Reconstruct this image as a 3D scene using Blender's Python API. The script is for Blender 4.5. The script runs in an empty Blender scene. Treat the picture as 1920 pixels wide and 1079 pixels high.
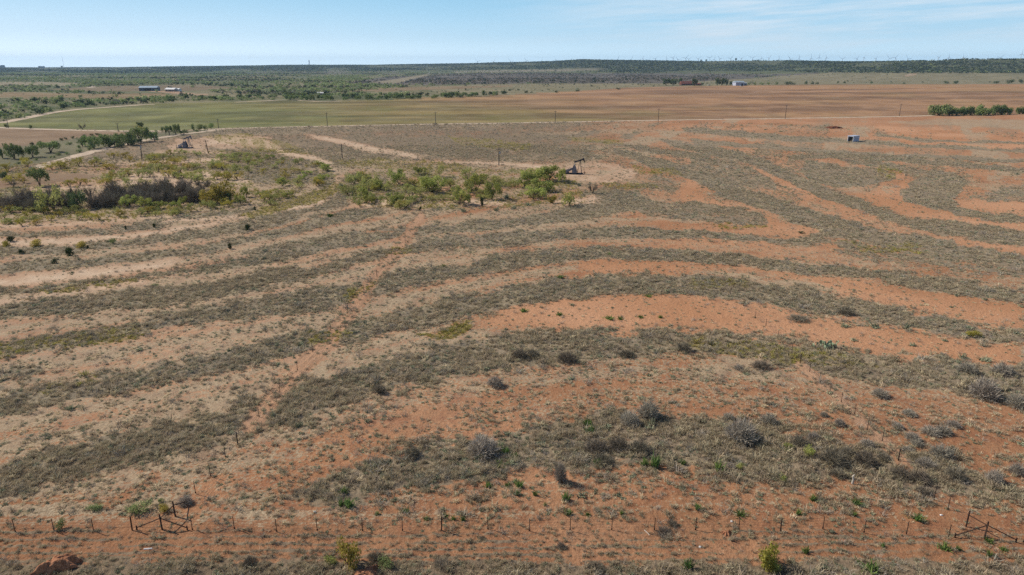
import bpy, math, random
import numpy as np
from mathutils import Vector
R = math.radians
C = bpy.context.scene.collection
scn = bpy.context.scene
PI = math.pi

# ---------------------------------------------------------------- camera, sky, sun, exposure
H = 36.0                      # flying height of the camera, metres
PITCH = R(18.06)
F = 1280.0                    # focal length in pixels of a 1920 wide picture
cd = bpy.data.cameras.new('camera'); cam = bpy.data.objects.new('camera', cd); C.objects.link(cam)
cd.sensor_width = 36.0; cd.lens = 24.0; cd.clip_start = 0.5; cd.clip_end = 60000
cam.location = (0, 0, H); cam.rotation_euler = (PI / 2 - PITCH, 0, 0)
scn.camera = cam

SUN_DIR = Vector((-0.93 * math.cos(R(39)), 0.37 * math.cos(R(39)), math.sin(R(39)))).normalized()
ld = bpy.data.lights.new('sun', 'SUN'); ld.energy = 5.0; ld.angle = R(0.5); ld.color = (1.0, 0.91, 0.78)
sun = bpy.data.objects.new('sun', ld); C.objects.link(sun)
sun.rotation_euler = SUN_DIR.to_track_quat('Z', 'Y').to_euler(); sun.location = (-200, 100, 300)

w = bpy.data.worlds.new('World'); scn.world = w; w.use_nodes = True
nt = w.node_tree; nt.nodes.clear()
def wn(t, **k):
    n = nt.nodes.new(t)
    for a, b in k.items(): setattr(n, a, b)
    return n
def wmath(op, a, b=None, clamp=False):
    n = wn('ShaderNodeMath', operation=op, use_clamp=clamp)
    for i, q in enumerate((a, b)):
        if q is None: continue
        if isinstance(q, (int, float)): n.inputs[i].default_value = q
        else: nt.links.new(q, n.inputs[i])
    return n.outputs[0]
tc = wn('ShaderNodeTexCoord')
vm = wn('ShaderNodeVectorMath', operation='MULTIPLY_ADD'); nt.links.new(tc.outputs['Generated'], vm.inputs[0])
vm.inputs[1].default_value = (1, 1, 1); vm.inputs[2].default_value = (0, 0, 0.01)
vnm = wn('ShaderNodeVectorMath', operation='NORMALIZE'); nt.links.new(vm.outputs[0], vnm.inputs[0])
sky = wn('ShaderNodeTexSky', sky_type='NISHITA', sun_disc=False)
sky.sun_elevation = R(39); sky.sun_rotation = math.atan2(SUN_DIR.x, SUN_DIR.y)
sky.air_density = 1.0; sky.dust_density = 0.6; sky.ozone_density = 2.2; sky.altitude = 500
nt.links.new(vnm.outputs[0], sky.inputs[0])
sx = wn('ShaderNodeSeparateXYZ'); nt.links.new(tc.outputs['Generated'], sx.inputs[0])
# high thin cirrus to the right: streaks of noise in direction space
az = wmath('ARCTAN2', sx.outputs[0], sx.outputs[1]); el = sx.outputs[2]
cx = wn('ShaderNodeCombineXYZ')
nt.links.new(wmath('ADD', wmath('MULTIPLY', az, 5.0), wmath('MULTIPLY', el, -30.0)), cx.inputs[0])
nt.links.new(wmath('MULTIPLY', el, 46.0), cx.inputs[1])
cn = wn('ShaderNodeTexNoise'); cn.inputs['Scale'].default_value = 0.8; cn.inputs['Detail'].default_value = 7
cn.inputs['Roughness'].default_value = 0.62; nt.links.new(cx.outputs[0], cn.inputs[0])
def wramp(v, a, b):
    n = wn('ShaderNodeMapRange', interpolation_type='SMOOTHSTEP'); nt.links.new(v, n.inputs[0])
    n.inputs[1].default_value = a; n.inputs[2].default_value = b; return n.outputs[0]
cl = wmath('MULTIPLY', wramp(cn.outputs[0], 0.33, 0.70), wramp(az, -0.12, 0.36))
cl = wmath('MULTIPLY', cl, wramp(el, 0.0, 0.045))
cl = wmath('MULTIPLY', cl, wramp(el, 0.40, 0.10))
cl = wmath('MULTIPLY', cl, 0.95)
def wmix(f, a, b):
    n = wn('ShaderNodeMix', data_type='RGBA')
    for i, q in ((0, f), (6, a), (7, b)):
        if isinstance(q, tuple): n.inputs[i].default_value = (*q, 1)
        elif isinstance(q, (int, float)): n.inputs[i].default_value = q
        else: nt.links.new(q, n.inputs[i])
    return n.outputs[2]
# moist air along the horizon: whiter towards the sun on the left, bluer upwards and to the right
low = wmix(wramp(az, -0.75, 0.35), (7.2, 8.7, 9.8), (5.0, 7.0, 8.3))
low = wmix(wramp(el, 0.042, -0.004), low, wmix(wramp(az, -0.75, 0.35), (10.4, 12.0, 12.9), (7.4, 10.0, 11.5)))
air = wmix(wramp(el, 0.0, 0.10), low, wmix(wramp(az, -0.8, 0.1), (3.9, 6.3, 8.3), (2.75, 5.6, 7.9)))
dim = wn('ShaderNodeHueSaturation'); dim.inputs['Value'].default_value = 0.72; nt.links.new(sky.outputs[0], dim.inputs['Color'])
base = wmix(wramp(el, 0.30, 0.02), dim.outputs[0], air)
fin = wmix(cl, base, (6.6, 7.4, 8.1))
bg = wn('ShaderNodeBackground'); bg.inputs[1].default_value = 0.115; nt.links.new(fin, bg.inputs[0])
wo = wn('ShaderNodeOutputWorld'); nt.links.new(bg.outputs[0], wo.inputs[0])
scn.view_settings.view_transform = 'Standard'; scn.view_settings.look = 'None'
scn.view_settings.exposure = 0.04; scn.view_settings.gamma = 1.0; scn.view_settings.use_curve_mapping = False
cy = scn.cycles
cy.max_bounces = 4; cy.diffuse_bounces = 2; cy.glossy_bounces = 1; cy.transmission_bounces = 2
cy.volume_bounces = 0; cy.transparent_max_bounces = 4; cy.use_denoising = False
cy.caustics_reflective = False; cy.caustics_refractive = False

# ---------------------------------------------------------------- geometry of the view
CP, SP = math.cos(PITCH), math.sin(PITCH)
def at(u, v, z=0.0):
    """point of the plain seen at picture place (u, v) of the aerial photograph"""
    a = (u - 960) / F; b = -(v - 539.5) / F
    d = (a, CP + b * SP, -SP + b * CP)
    t = (z - H) / d[2]
    return Vector((d[0] * t, d[1] * t, z))
def ppm(u, v):
    p = at(u, v); return F / (p.y * CP + H * SP)
def project(x, y, z):
    dep = np.maximum(y * CP + (H - z) * SP, 1.0)
    return 960 + F * x / dep, 539.5 + F * ((H - z) * CP - y * SP) / dep

rng = np.random.default_rng(7)
_perm = np.random.default_rng(3).permutation(4096)
_val = np.random.default_rng(4).random(4096)
def vnoise(x, y, s=0):
    xi = np.floor(x).astype(np.int64); yi = np.floor(y).astype(np.int64)
    fx = x - xi; fy = y - yi; fx = fx * fx * (3 - 2 * fx); fy = fy * fy * (3 - 2 * fy)
    def h(a, b): return _val[(_perm[(a + s * 17) & 4095] + b * 31 + _perm[b & 4095]) & 4095]
    return (h(xi, yi) * (1 - fx) + h(xi + 1, yi) * fx) * (1 - fy) + (h(xi, yi + 1) * (1 - fx) + h(xi + 1, yi + 1) * fx) * fy
def fbm(x, y, s=0, o=3):
    r = 0; a = 0.5; t = 0
    for k in range(o):
        r = r + a * vnoise(x * 2 ** k, y * 2 ** k, s + k); t += a; a *= 0.55
    return r / t
def sst(a, b, x):
    t = np.clip((x - a) / (b - a), 0, 1); return t * t * (3 - 2 * t)

# ---------------------------------------------------------------- terrain
RIDGE = np.array([  # picture column, foot distance, crest distance, crest height
    (-600, 3000, 5600, 13), (0, 3000, 5600, 14), (240, 3000, 5800, 15), (480, 3300, 6000, 33), (600, 3300, 5800, 35), (720, 3200, 5500, 38),
    (900, 3000, 5000, 45), (1000, 2800, 4600, 52), (1090, 2600, 4200, 61), (1280, 2600, 4200, 57), (1440, 2400, 4000, 55),
    (1560, 2100, 3600, 51), (1700, 1900, 3400, 53), (1920, 1900, 3400, 53), (2600, 1900, 3400, 50)], float)
def terrain(x, y):
    r = np.hypot(x, y)
    u = 960 + F / CP * x / np.maximum(y, 1.0)
    u = np.where(y < 1, np.where(x < 0, -600, 2600), np.clip(u, -600, 2600))
    f = np.interp(u, RIDGE[:, 0], RIDGE[:, 1]); c = np.interp(u, RIDGE[:, 0], RIDGE[:, 2]); h = np.interp(u, RIDGE[:, 0], RIDGE[:, 3])
    n = fbm(x / 420, y / 420, 11, 4) - 0.5
    z = h * .96 * sst(f, c, r) * (1 + 0.10 * n * sst(f, c, r))
    n4 = fbm(x / 900 + 5, y / 520, 13, 3) - 0.5
    z = z + (n * 10 + n4 * 15) * sst(1500, 2600, r) * (1 - 0.5 * sst(c, c + 500, r))
    return z * (1 - 0.85 * sst(8000, 14000, r))

# ---------------------------------------------------------------- ground cover map traced on the plain
BANDS = dict(
 A=[(0,436,448),(100,432,446),(200,424,440),(300,412,428),(400,398,412),(470,392,400)],
 B=[(0,463,480),(100,460,478),(213,450,468),(333,435,455),(400,425,445),(460,412,434),(520,398,420),(583,378,400),(640,358,385),(668,345,365)],
 Cc=[(0,493,517),(133,484,507),(267,475,492),(400,457,474),(520,428,446),(600,405,428),(640,394,418),(720,388,405)],
 D=[(0,543,553),(83,530,545),(233,515,530),(333,502,517),(400,490,508),(500,468,495),(640,437,467),(740,430,447),(840,420,437),(940,412,430),(1040,398,420),(1105,374,412),(1150,355,405),(1195,358,394),(1235,380,394)],
 Ff=[(0,570,597),(167,552,587),(333,538,572),(400,528,560),(500,512,540),(640,487,505),(707,477,488),(790,450,473),(873,443,463),(973,437,457),(1073,430,450),(1173,427,447),(1273,430,446),(1380,440,451),(1480,447,458),(1545,440,460)],
 G=[(0,647,670),(100,627,660),(200,615,640),(300,593,616),(400,575,605),(500,558,598),(600,543,588),(660,540,568),(723,520,556),(807,505,533),(890,495,520),(980,475,500),(1073,469,489),(1173,466,486),(1273,470,489),(1380,477,493),(1480,489,507),(1580,502,518),(1680,512,530),(1780,527,550),(1920,546,566)],
 Hh=[(0,737,787),(100,720,763),(200,707,743),(300,690,723),(400,670,707),(500,640,680),(600,623,657),(673,600,640),(740,583,627),(807,570,610),(873,557,597),(940,543,583),(1007,530,570),(1073,520,557),(1173,513,550),(1280,517,550),(1380,523,563),(1480,537,577),(1580,557,593),(1680,577,610),(1780,597,627),(1880,617,647),(1920,630,645)],
 K1=[(560,1004,1010),(900,1003,1010),(1250,1001,1011),(1560,1006,1014),(1750,1014,1022)],
 K2=[(0,1046,1056),(400,1038,1047),(760,1023,1029),(1100,1020,1027),(1500,1018,1026),(1800,1026,1034)], K3=[(860,1040,1047),(1150,1033,1040),(1400,1031,1037),(1700,1042,1050)],
 I=[(0,869,932),(100,846,909),(200,819,876),(300,796,856),(367,789,836),(433,769,812),(500,746,796),(567,729,802),(640,703,755),(707,680,740),(773,667,720),(840,650,707),(907,643,693),(973,627,687),(1040,620,683),(1140,623,670),(1280,623,660),(1380,627,667),(1480,637,687),(1580,653,707),(1680,667,720),(1780,677,730),(1880,687,757),(1920,690,765)],
 J=[(540,925,935),(600,899,952),(640,880,952),(707,859,932),(773,839,919),(873,822,906),(973,806,882),(1073,786,879),(1173,772,869),(1273,796,876),(1380,792,906),(1480,816,906),(1580,832,892),(1680,839,919),(1780,872,926),(1880,906,940),(1920,915,940)],
 R1=[(1150,278,288),(1202,290,306),(1256,303,325),(1309,318,347),(1363,340,372),(1413,360,390),(1480,380,410),(1547,405,445),(1600,420,452),(1680,437,462),(1780,455,480),(1920,478,505)],
 R2=[(1240,262,268),(1313,272,288),(1380,286,302),(1440,305,322),(1480,322,345),(1530,343,370),(1580,362,384),(1647,388,411),(1713,408,430),(1813,422,448),(1920,432,462)],
 R4a=[(1280,240,247),(1400,248,258),(1500,256,266),(1600,262,268),(1750,272,278),(1920,280,286)],
 R4b=[(1300,262,272),(1450,272,280),(1550,280,288),(1713,290,297),(1920,297,306)],
 R4c=[(1480,292,300),(1580,288,296),(1713,298,306),(1920,315,326)],
 R4d=[(1640,250,256),(1750,262,268),(1920,266,271)],
 U1=[(560,258,268),(640,270,285),(700,282,294),(740,288,297)],
 U2=[(720,255,262),(800,262,285),(880,268,296),(940,285,299)],
 U3=[(975,270,280),(1050,276,296),(1090,282,300),(1130,292,302)],
 U4=[(1080,262,266),(1150,266,274),(1250,280,292),(1330,292,305),(1400,318,322)],
)
GRASSY = [  # (strength of grass, outline) other grassy places
 (.8, [(1560,296),(1640,301),(1720,317),(1790,325),(1822,340),(1806,358),(1782,372),(1790,388),(1850,400),(1930,410),(1930,421),(1850,412),(1770,397),(1700,381),(1685,362),(1705,348),(1718,336),(1690,322),(1600,308)]),
 (.75, [(1505,300),(1560,308),(1640,316),(1680,326),(1672,338),(1630,350),(1570,352),(1520,340),(1500,320)]),
 (.6, [(1290,292),(1360,296),(1410,318),(1452,340),(1455,356),(1400,352),(1330,330),(1290,315)]),
 (.6, [(1830,362),(1930,340),(1930,382),(1860,380),(1812,372)]),
 (.55, [(1560,452),(1680,462),(1930,492),(1930,530),(1760,510),(1640,490),(1560,470)]),
 (.6, [(1180,388),(1280,378),(1420,398),(1440,424),(1380,420),(1280,412),(1200,405)]),
 (.6, [(0,690),(90,690),(60,712),(0,722)]),
]
WHITE = dict(  # dense pale straw
 a=[(690,410,420),(740,406,418),(800,400,410)],
 b=[(740,440,446),(840,432,440),(940,425,433),(1040,417,428),(1150,406,420),(1240,404,416),(1330,412,420)],
 c=[(1290,503,515),(1380,508,525),(1480,522,540),(1570,535,552)],
 d=[(700,690,712),(760,655,680),(830,630,655),(900,615,640)],
 e=[(850,312,325),(930,308,322)], f=[(1050,278,284),(1140,290,298)],
 g=[(0,518,532),(150,510,520),(330,492,500),(450,475,486),(560,452,462),(640,420,436)],
 h=[(1700,322,332),(1920,345,372)], i=[(1660,228,232),(1760,222,236),(1920,224,244)],
 j=[(280,500,506),(380,484,492),(520,458,470)])
SAND = dict(
 a=[(380,262,274),(440,256,270),(500,264,280),(540,285,293),(590,293,301),(625,304,330),(634,320,350)],
 b=[(300,412,420),(430,403,413),(500,393,402),(560,380,394),(610,358,382),(632,335,362)],
 c=[(580,252,259),(640,262,272),(700,275,288),(790,292,299)],
 d=[(690,302,304.5),(800,302,305),(960,305,311),(1045,310,322)],
 e=[(0,420,428),(120,418,424),(240,405,414),(340,404,410)],
 f=[(0,448,463),(150,446,460),(290,432,444),(430,410,418)],
 g=[(60,352,358),(200,346,352),(250,325,352),(340,318,352),(420,322,345),(475,340,362),(480,350,370)],
 h=[(230,305,310),(420,295,304)], k=[(660,382,390),(730,372,388),(790,362,372)], l=[(780,388,394),(880,372,384),(960,378,386)],
 m=[(1040,376,384),(1130,366,384)], n=[(300,283,289),(420,285,289)],
 o=[(0,520,541),(120,508,530),(240,498,514),(340,484,500)],
 p=[(0,558,572),(150,540,552),(280,520,532)])
PADS = [[(1040,311),(1090,306),(1150,304),(1192,318),(1185,336),(1130,344),(1080,340),(1035,330)],
        [(395,258),(470,254),(520,262),(500,276),(420,280),(385,272)], [(340,262),(385,262),(400,284),(350,286),(325,280)]]
BARE = [[(880,606),(960,572),(1060,552),(1180,548),(1300,556),(1480,584),(1680,616),(1930,650),(1930,690),(1680,664),(1480,634),(1330,622),(1180,620),(1050,618)],
 [(1460,512),(1580,524),(1680,540),(1930,578),(1930,628),(1760,592),(1600,556),(1500,536)],
 [(1090,494),(1280,494),(1440,506),(1380,500),(1250,512),(1100,516)],
 [(1280,334),(1340,372),(1420,402),(1500,425),(1530,440),(1440,438),(1330,400),(1270,370)],
 [(1390,305),(1460,345),(1560,385),(1690,425),(1800,460),(1930,478),(1930,462),(1750,440),(1600,390),(1500,350),(1440,325)],
 [(1575,365),(1640,358),(1700,340),(1728,335),(1690,365),(1740,390),(1930,425),(1930,440),(1760,418),(1640,385)],
 [(1785,375),(1930,380),(1930,405),(1800,395)], [(1640,232),(1930,262),(1930,285),(1680,268)],
 [(180,990),(330,960),(420,880),(440,900),(380,960),(260,1000)], [(980,1000),(1160,1006),(1180,1035),(1010,1022)],
 [(1290,1020),(1480,1022),(1500,1050),(1330,1045)]]
FIELD = [(-300,262),(-300,236),(0,231),(45,222.5),(100,211),(150,205),(190,202),(240,198.5),(290,195),(400,192),(480,189.5),(600,190.5),(700,188),(870,181.5),(1000,176),(1100,170),(1170,165),(1280,162),(1440,159.5),(1600,158.5),(2300,157.5),(2300,216),(1920,214),(1745,217),(1440,222.5),(1230,225.6),(960,230.5),(820,232.5),(620,236.5),(480,239.5),(410,241),(330,245),(220,245.5),(100,242.5),(0,239)]
BROWNFIELD = [(-300,239),(0,240),(100,243.5),(240,247.5),(330,246.5),(250,252),(120,262),(60,272),(0,276),(-300,290)]
TRACKS = [  # vehicle tracks: width in pixels at the picture bottom, outline
 (1.7, [(470,800),(545,705),(618,640),(660,580),(707,515),(745,470),(790,405)], .85),
 (.9, [(1495,682),(1555,732),(1622,800),(1680,850),(1700,880)], .95),
 (.7, [(840,996),(1000,1000),(1200,1000),(1300,1003)], .8), (.7, [(0,1040),(110,1036),(230,1020),(330,1014)], .7),
 (.5, [(200,952),(262,918),(292,893)], .8)]
def pip(poly, u, v):
    P = np.array(poly, float); r = np.zeros(u.shape, bool)
    b = (u >= P[:, 0].min()) & (u <= P[:, 0].max()) & (v >= P[:, 1].min()) & (v <= P[:, 1].max())
    i = np.nonzero(b)[0]
    if not len(i): return r
    uu, vv = u[i], v[i]; q = np.zeros(len(i), bool)
    for a in range(len(P)):
        x1, y1 = P[a]; x2, y2 = P[(a + 1) % len(P)]
        if y1 == y2: continue
        q ^= ((y1 > vv) != (y2 > vv)) & (uu < (x2 - x1) * (vv - y1) / (y2 - y1) + x1)
    r[i] = q; return r
def pdist(pts, u, v, reach):
    d = np.full(u.shape, 1e9)
    for (x1, y1), (x2, y2) in zip(pts[:-1], pts[1:]):
        i = np.nonzero((u > min(x1, x2) - reach) & (u < max(x1, x2) + reach) & (v > min(y1, y2) - reach) & (v < max(y1, y2) + reach))[0]
        if not len(i): continue
        dx, dy = x2 - x1, y2 - y1
        t = np.clip(((u[i] - x1) * dx + (v[i] - y1) * dy) / (dx * dx + dy * dy), 0, 1)
        d[i] = np.minimum(d[i], np.hypot(u[i] - x1 - t * dx, v[i] - y1 - t * dy))
    return d
def band(tab, u, v, s):
    T = np.array(tab, float)
    t = np.interp(u, T[:, 0], T[:, 1]); b = np.interp(u, T[:, 0], T[:, 2])
    d = np.minimum(v - t, b - v)
    if T[0, 0] > 0: d = np.minimum(d, (u - T[0, 0]) * 0.15)
    if T[-1, 0] < 1900: d = np.minimum(d, (T[-1, 0] - u) * 0.15)
    return sst(-s, s, d)
def _mid(*tabs):
    P = sorted(((x, (a + b) / 2) for t in tabs for x, a, b in t)); return np.array(P, float)
def rows(u, v):
    """contour level: whole numbers on the middle lines of the grass strips"""
    B_ = BANDS
    L = [np.array([(0, 236), (1920, 228)], float), _mid(B_['B'], B_['R2']), _mid(B_['Cc'], B_['R1']), _mid(B_['Ff'], [(1700, 500, 508), (1920, 528, 536)]), _mid(B_['G'], [(1990, 560, 575)]), _mid(B_['Hh']), _mid(B_['I']),
         _mid([(0, 930, 970)], B_['J']), np.array([(0, 1000), (1920, 1012)], float), np.array([(0, 1100), (1920, 1110)], float)]
    c = [np.interp(u, l[:, 0], l[:, 1]) for l in L]; ph = np.zeros(u.shape)
    for a, b in zip(c[:-1], c[1:]): ph = ph + np.clip((v - a) / np.maximum(b - a, 6), 0, 1)
    return ph
def lerp3(a, b, t): return a + (np.asarray(b) - a) * t[:, None]

def cover(x, y, z):
    """what grows where: grass, pale straw, sand, bare soil, brown, green, yellow, weight and colour of crops / far country"""
    u, v = project(x, y, z)
    v = np.where(y < 5, 1500, v)
    k = np.clip((v - 190) / 800, 0, 1)
    n1 = fbm(u / 42, v / 11, 1, 3) - .5; n2 = fbm(u / 12, v / 4, 5, 3) - .5; n3 = fbm(u / 60, v / 16, 9, 3) - .5
    vv = v + n1 * (3 + 40 * k) + n2 * (2 + 18 * k); uu = u + n3 * (20 + 60 * k)
    s = 1.2 + 16 * k
    near = np.where(u > 430, sst(205, 208, v), sst(226, 250, v))
    grass = np.zeros(u.shape); rutk = np.zeros(u.shape)
    for nm, t in BANDS.items():
        if nm[0] == 'K': kk = band(t, u, v + n1 * 9 + n2 * 4, 3.0) * (.75 + .8 * n3); grass = np.maximum(grass, kk); rutk = np.maximum(rutk, kk)
        else: grass = np.maximum(grass, band(t, uu, vv, s) * (.8 if nm[0] == 'U' else 1))
    for st, p in GRASSY: grass = np.maximum(grass, st * pip(p, uu, vv))
    strk = fbm(u / 170 + n1 * .5, (v + .035 * u * sst(1000, 1900, u) + n2 * 2) / (2.4 + 8 * k), 15, 3); upper = sst(440, 320, v)
    nb = np.ones(u.shape)
    for p in BARE: nb = nb * (1 - .85 * pip(p, uu, vv))
    grass = np.maximum(grass, upper * nb * (.66 - .2 * sst(1100, 1300, u)) * sst(.46, .60, strk))
    white = .95 * upper * sst(.50, .38, strk) * sst(.40, .62, fbm(u / 60, v / 9, 17, 3))
    for t in WHITE.values(): white = np.maximum(white, band(t, uu, vv, s * 1.3))
    sand = np.zeros(u.shape)
    for t in SAND.values(): sand = np.maximum(sand, (1.0 + .5 * n2 + .4 * n3) * band(t, u + n3 * 12, v + n1 * 4 + n2 * 3, s))
    for p in PADS: sand = np.maximum(sand, (.62 + .9 * n2) * pip(p, u + n1 * 60 + n2 * 20, v + n1 * 9 + n3 * 8))
    bare = np.zeros(u.shape)
    for p in BARE:
        m_ = 0
        for ju, jv in ((0, 0), (9, 2.5), (-9, -2.5), (12, -4), (-12, 4), (0, 5), (0, -5)): m_ = m_ + pip(p, uu + ju * (.5 + 2 * k), vv + jv * (.4 + 2.2 * k))
        bare = np.maximum(bare, m_ / 7.0)
    right = sst(1120, 1330, uu) * sst(520, 440, v)
    bare = np.maximum(bare, right * (.38 + 1.2 * n1 + .8 * n2) * (1 - .25 * sst(330, 260, v)))
    brown = sst(1300, 1000, uu) * sst(350, 285, vv) * .95
    brown = np.maximum(brown, .5 * sst(1010, 1030, vv) + .5 * sst(1040, 1062, vv))
    brown = np.maximum(brown, .45 * sst(1250, 1400, uu) * sst(700, 760, vv))
    brown = np.maximum(brown, .3 * sst(900, 1100, uu) * sst(660, 740, vv))
    brown = np.maximum(np.maximum(brown, .6 * sst(870, 1000, vv)), rutk)
    green = np.zeros(u.shape); yellow = np.zeros(u.shape)
    mes = pip([(-100,300),(100,318),(200,298),(330,285),(480,278),(560,298),(620,312),(628,345),(560,372),(430,402),(300,408),(150,420),(-100,428)], uu, vv)
    green = np.maximum(green, mes * (.22 + 1.2 * n1 + .9 * n2))
    green = np.maximum(green, pip([(640,330),(780,318),(960,318),(1080,330),(1095,380),(960,392),(780,396),(650,385),(632,360)], uu, vv) * (.3 + 1.2 * n1))
    yellow = np.maximum(yellow, .7 * pip([(440,405),(560,372),(635,340),(650,350),(600,378),(480,408)], uu, vv))
    yellow = np.maximum(yellow, .8 * pip([(795,628),(850,606),(885,604),(880,622),(820,640)], uu, vv))
    for p in ([(60,548),(250,520),(250,530),(80,552)], [(560,640),(640,618),(660,626),(590,648)], [(728,468),(770,462),(768,480),(722,482)], [(640,560),(700,528),(706,536),(650,572)],
              [(70,725),(190,706),(180,716),(90,738)], [(1330,420),(1440,422),(1440,430),(1350,426)], [(1280,524),(1400,528),(1400,540),(1300,538)], [(1560,455),(1700,462),(1740,476),(1620,472)],
              [(0,650),(260,612),(250,640),(0,668)], [(1280,630),(1520,650),(1640,690),(1500,690),(1300,655)], [(700,318),(780,300),(960,322),(800,322)], [(380,258),(470,250),(560,278),(600,292),(470,284)],
              [(1180,310),(1270,318),(1280,330),(1200,328)], [(1640,305),(1690,320),(1668,340),(1640,330)], [(1120,342),(1230,344),(1230,354),(1130,354)], [(620,300),(760,298),(820,312),(650,316)],
              [(840,255),(1000,268),(1000,282),(860,275)], [(1060,256),(1170,262),(1170,272),(1070,268)]):
        yellow = np.maximum(yellow, pip(p, uu, vv) * (.55 + .9 * n2))
    trk_ = np.zeros(u.shape)
    for wd, pts, st in TRACKS:
        wpx = wd * (2.4 + 15 * k)
        d = pdist(pts, u + n2 * 4, v, 40)
        tr = sst(wpx * 1.3, wpx * .4, d)
        rut = np.maximum(sst(wpx * .24, wpx * .06, np.abs(d - wpx * .62)), .7 * sst(wpx * .18, wpx * .05, d))
        grass = grass * (1 - tr * .9 * st); bare = np.maximum(bare, tr * st * .42); sand = np.maximum(sand, .34 * tr * st * sst(950, 800, v)); yellow = yellow * (1 - tr * .3); trk_ = np.maximum(trk_, tr * st)
        brown = np.maximum(brown, rut * st); grass = np.maximum(grass, .5 * rut * st * (.6 + n2))
    # wheel ruts on the well pad
    for pts in ([(1118,318),(1122,332),(1138,345)], [(1127,316),(1126,328),(1150,348)], [(1170,312),(1182,322),(1184,336)], [(1178,312),(1190,324),(1192,336)], [(1104,272),(1112,288)], [(1110,272),(1120,286)]):
        brown = np.maximum(brown, .9 * sst(1.6, .6, pdist(pts, u, v, 6)))
    ph = rows(u, v + n2 * 3); lvl = fbm(u / 700 + 3, ph * 7.0, 91, 3) - .5; fine_ = .5 + .5 * np.sin(ph * 2 * PI * 9 + 5 * n3 + 3 * lvl)
    fine_ = fine_ * sst(.30, .6, fbm(u / 160, ph * 2.2, 95, 2)); lvl2 = fbm(u / 260 + 9, ph * 15.0, 97, 2) - .5
    grass = grass * (1.08 + .7 * lvl + .35 * lvl2) + np.maximum(0, .42 * lvl + .45 * lvl2 + .16 * fine_ - .06) * sst(1.0, .3, grass) * (1 - .75 * bare)
    grass = grass * (.92 + .6 * n1 + .5 * n2) * (1 - sand * .85)
    dens = .5 + 1.5 * n1 + .8 * n2
    leftmid = sst(1150, 500, u) * sst(400, 450, v) * sst(860, 700, v)
    sand = np.maximum(sand, .42 * leftmid * (.7 + n1) * (1 - .6 * grass))
    pale = np.clip(.50 + .30 * sst(1200, 400, u) + .5 * n3 + .3 * n1, 0, 1) * (1 - .8 * bare) * sst(1010, 960, v) * (1 - .5 * sst(680, 820, v) * sst(250, 800, u)) + .12 - .08 * sst(960, 1010, v)
    pale = np.clip(np.maximum(pale, white) * (1 - .6 * sand) * (1 - .55 * trk_) * (1 + 1.2 * lvl + .5 * lvl2), 0, 1)
    brown = np.clip(brown + .5 * np.maximum(0, -lvl2 - .05) + .35 * np.maximum(0, lvl), 0, 1)
    dark = np.clip(.22 + .9 * n1 + .6 * n2, 0, 1) * sst(640, 900, v) * sst(600, 1500, u + .6 * v) * (1 - .7 * bare)
    grass = np.maximum(grass, dark * .7)
    fur = sst(.1, .7, np.sin((v + .012 * (u - 960) + 9 * n3 + 3 * n2) * 2 * PI / 13.5)) * sst(985, 1000, v) * (.75 + .9 * n3)
    grass = np.maximum(grass * (1 - .55 * sst(990, 1003, v) * sst(1055, 1040, v)), .9 * fur * (1 - .5 * bare)); brown = np.maximum(brown, .9 * fur)
    lower = sst(1044, 1062, vv) * .8 + .30 * sst(.50, .6, fbm(u / 260, v / 5, 21, 3)) * sst(985, 1000, vv)
    grass = np.maximum(grass, lower * (1 - .8 * bare))
    grass = np.maximum(grass, brown * (.62 + .5 * n2) * sst(350, 310, v) * (1 - sand))
    # ------------ crops and far country
    far = 1 - near
    fld = pip(FIELD, u, v + n1 * 1.2); bfl = pip(BROWNFIELD, u, v)
    n = len(u)
    st = fbm(u / 260, v / 2.6 + u / 400, 31, 3); st2 = fbm(u / 120, v / 5.5, 33, 3)
    g = np.array((.155, .165, .060)); ol = np.array((.22, .17, .075)); rd = np.array((.31, .18, .105))
    t1 = sst(330, 760, u + (st2 - .5) * 500 - (v - 200) * 3); t2 = sst(700, 1250, u - (v - 200) * 9 + (st2 - .5) * 700)
    col = np.repeat(g[None], n, 0); col = lerp3(col, ol, t1); col = lerp3(col, rd, t2)
    col = lerp3(col, col * .72, sst(.5, .66, st)); col = lerp3(col, col * np.array((1.25, 1.22, 1.1)), sst(.5, .36, st))
    col = lerp3(col, (.17, .17, .05), .7 * sst(.55, .7, st2) * (1 - t2 * .8))
    fc = np.repeat(np.array((.10, .115, .052))[None], n, 0)                       # scrub country
    sc = fbm(u / 90, v / 5, 41, 4)
    fc = lerp3(fc, (.19, .17, .095), sst(.46, .62, sc) * sst(136, 146, v))
    rt = pip([(780,163),(1000,158),(1240,157),(1420,147),(1560,135),(2300,135),(2300,161),(1170,168),(860,184)], u, v + n2 * 2)
    fc = lerp3(fc, (.235, .205, .125), rt * (.75 + .5 * n1))
    pp = pip([(640,158),(720,145),(900,138),(1250,138),(1440,140),(1560,136),(1400,148),(1250,157),(1000,157),(800,160)], u, v + n2 * 2)
    fc = lerp3(fc, (.115, .10, .095), pp * .85)
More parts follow.
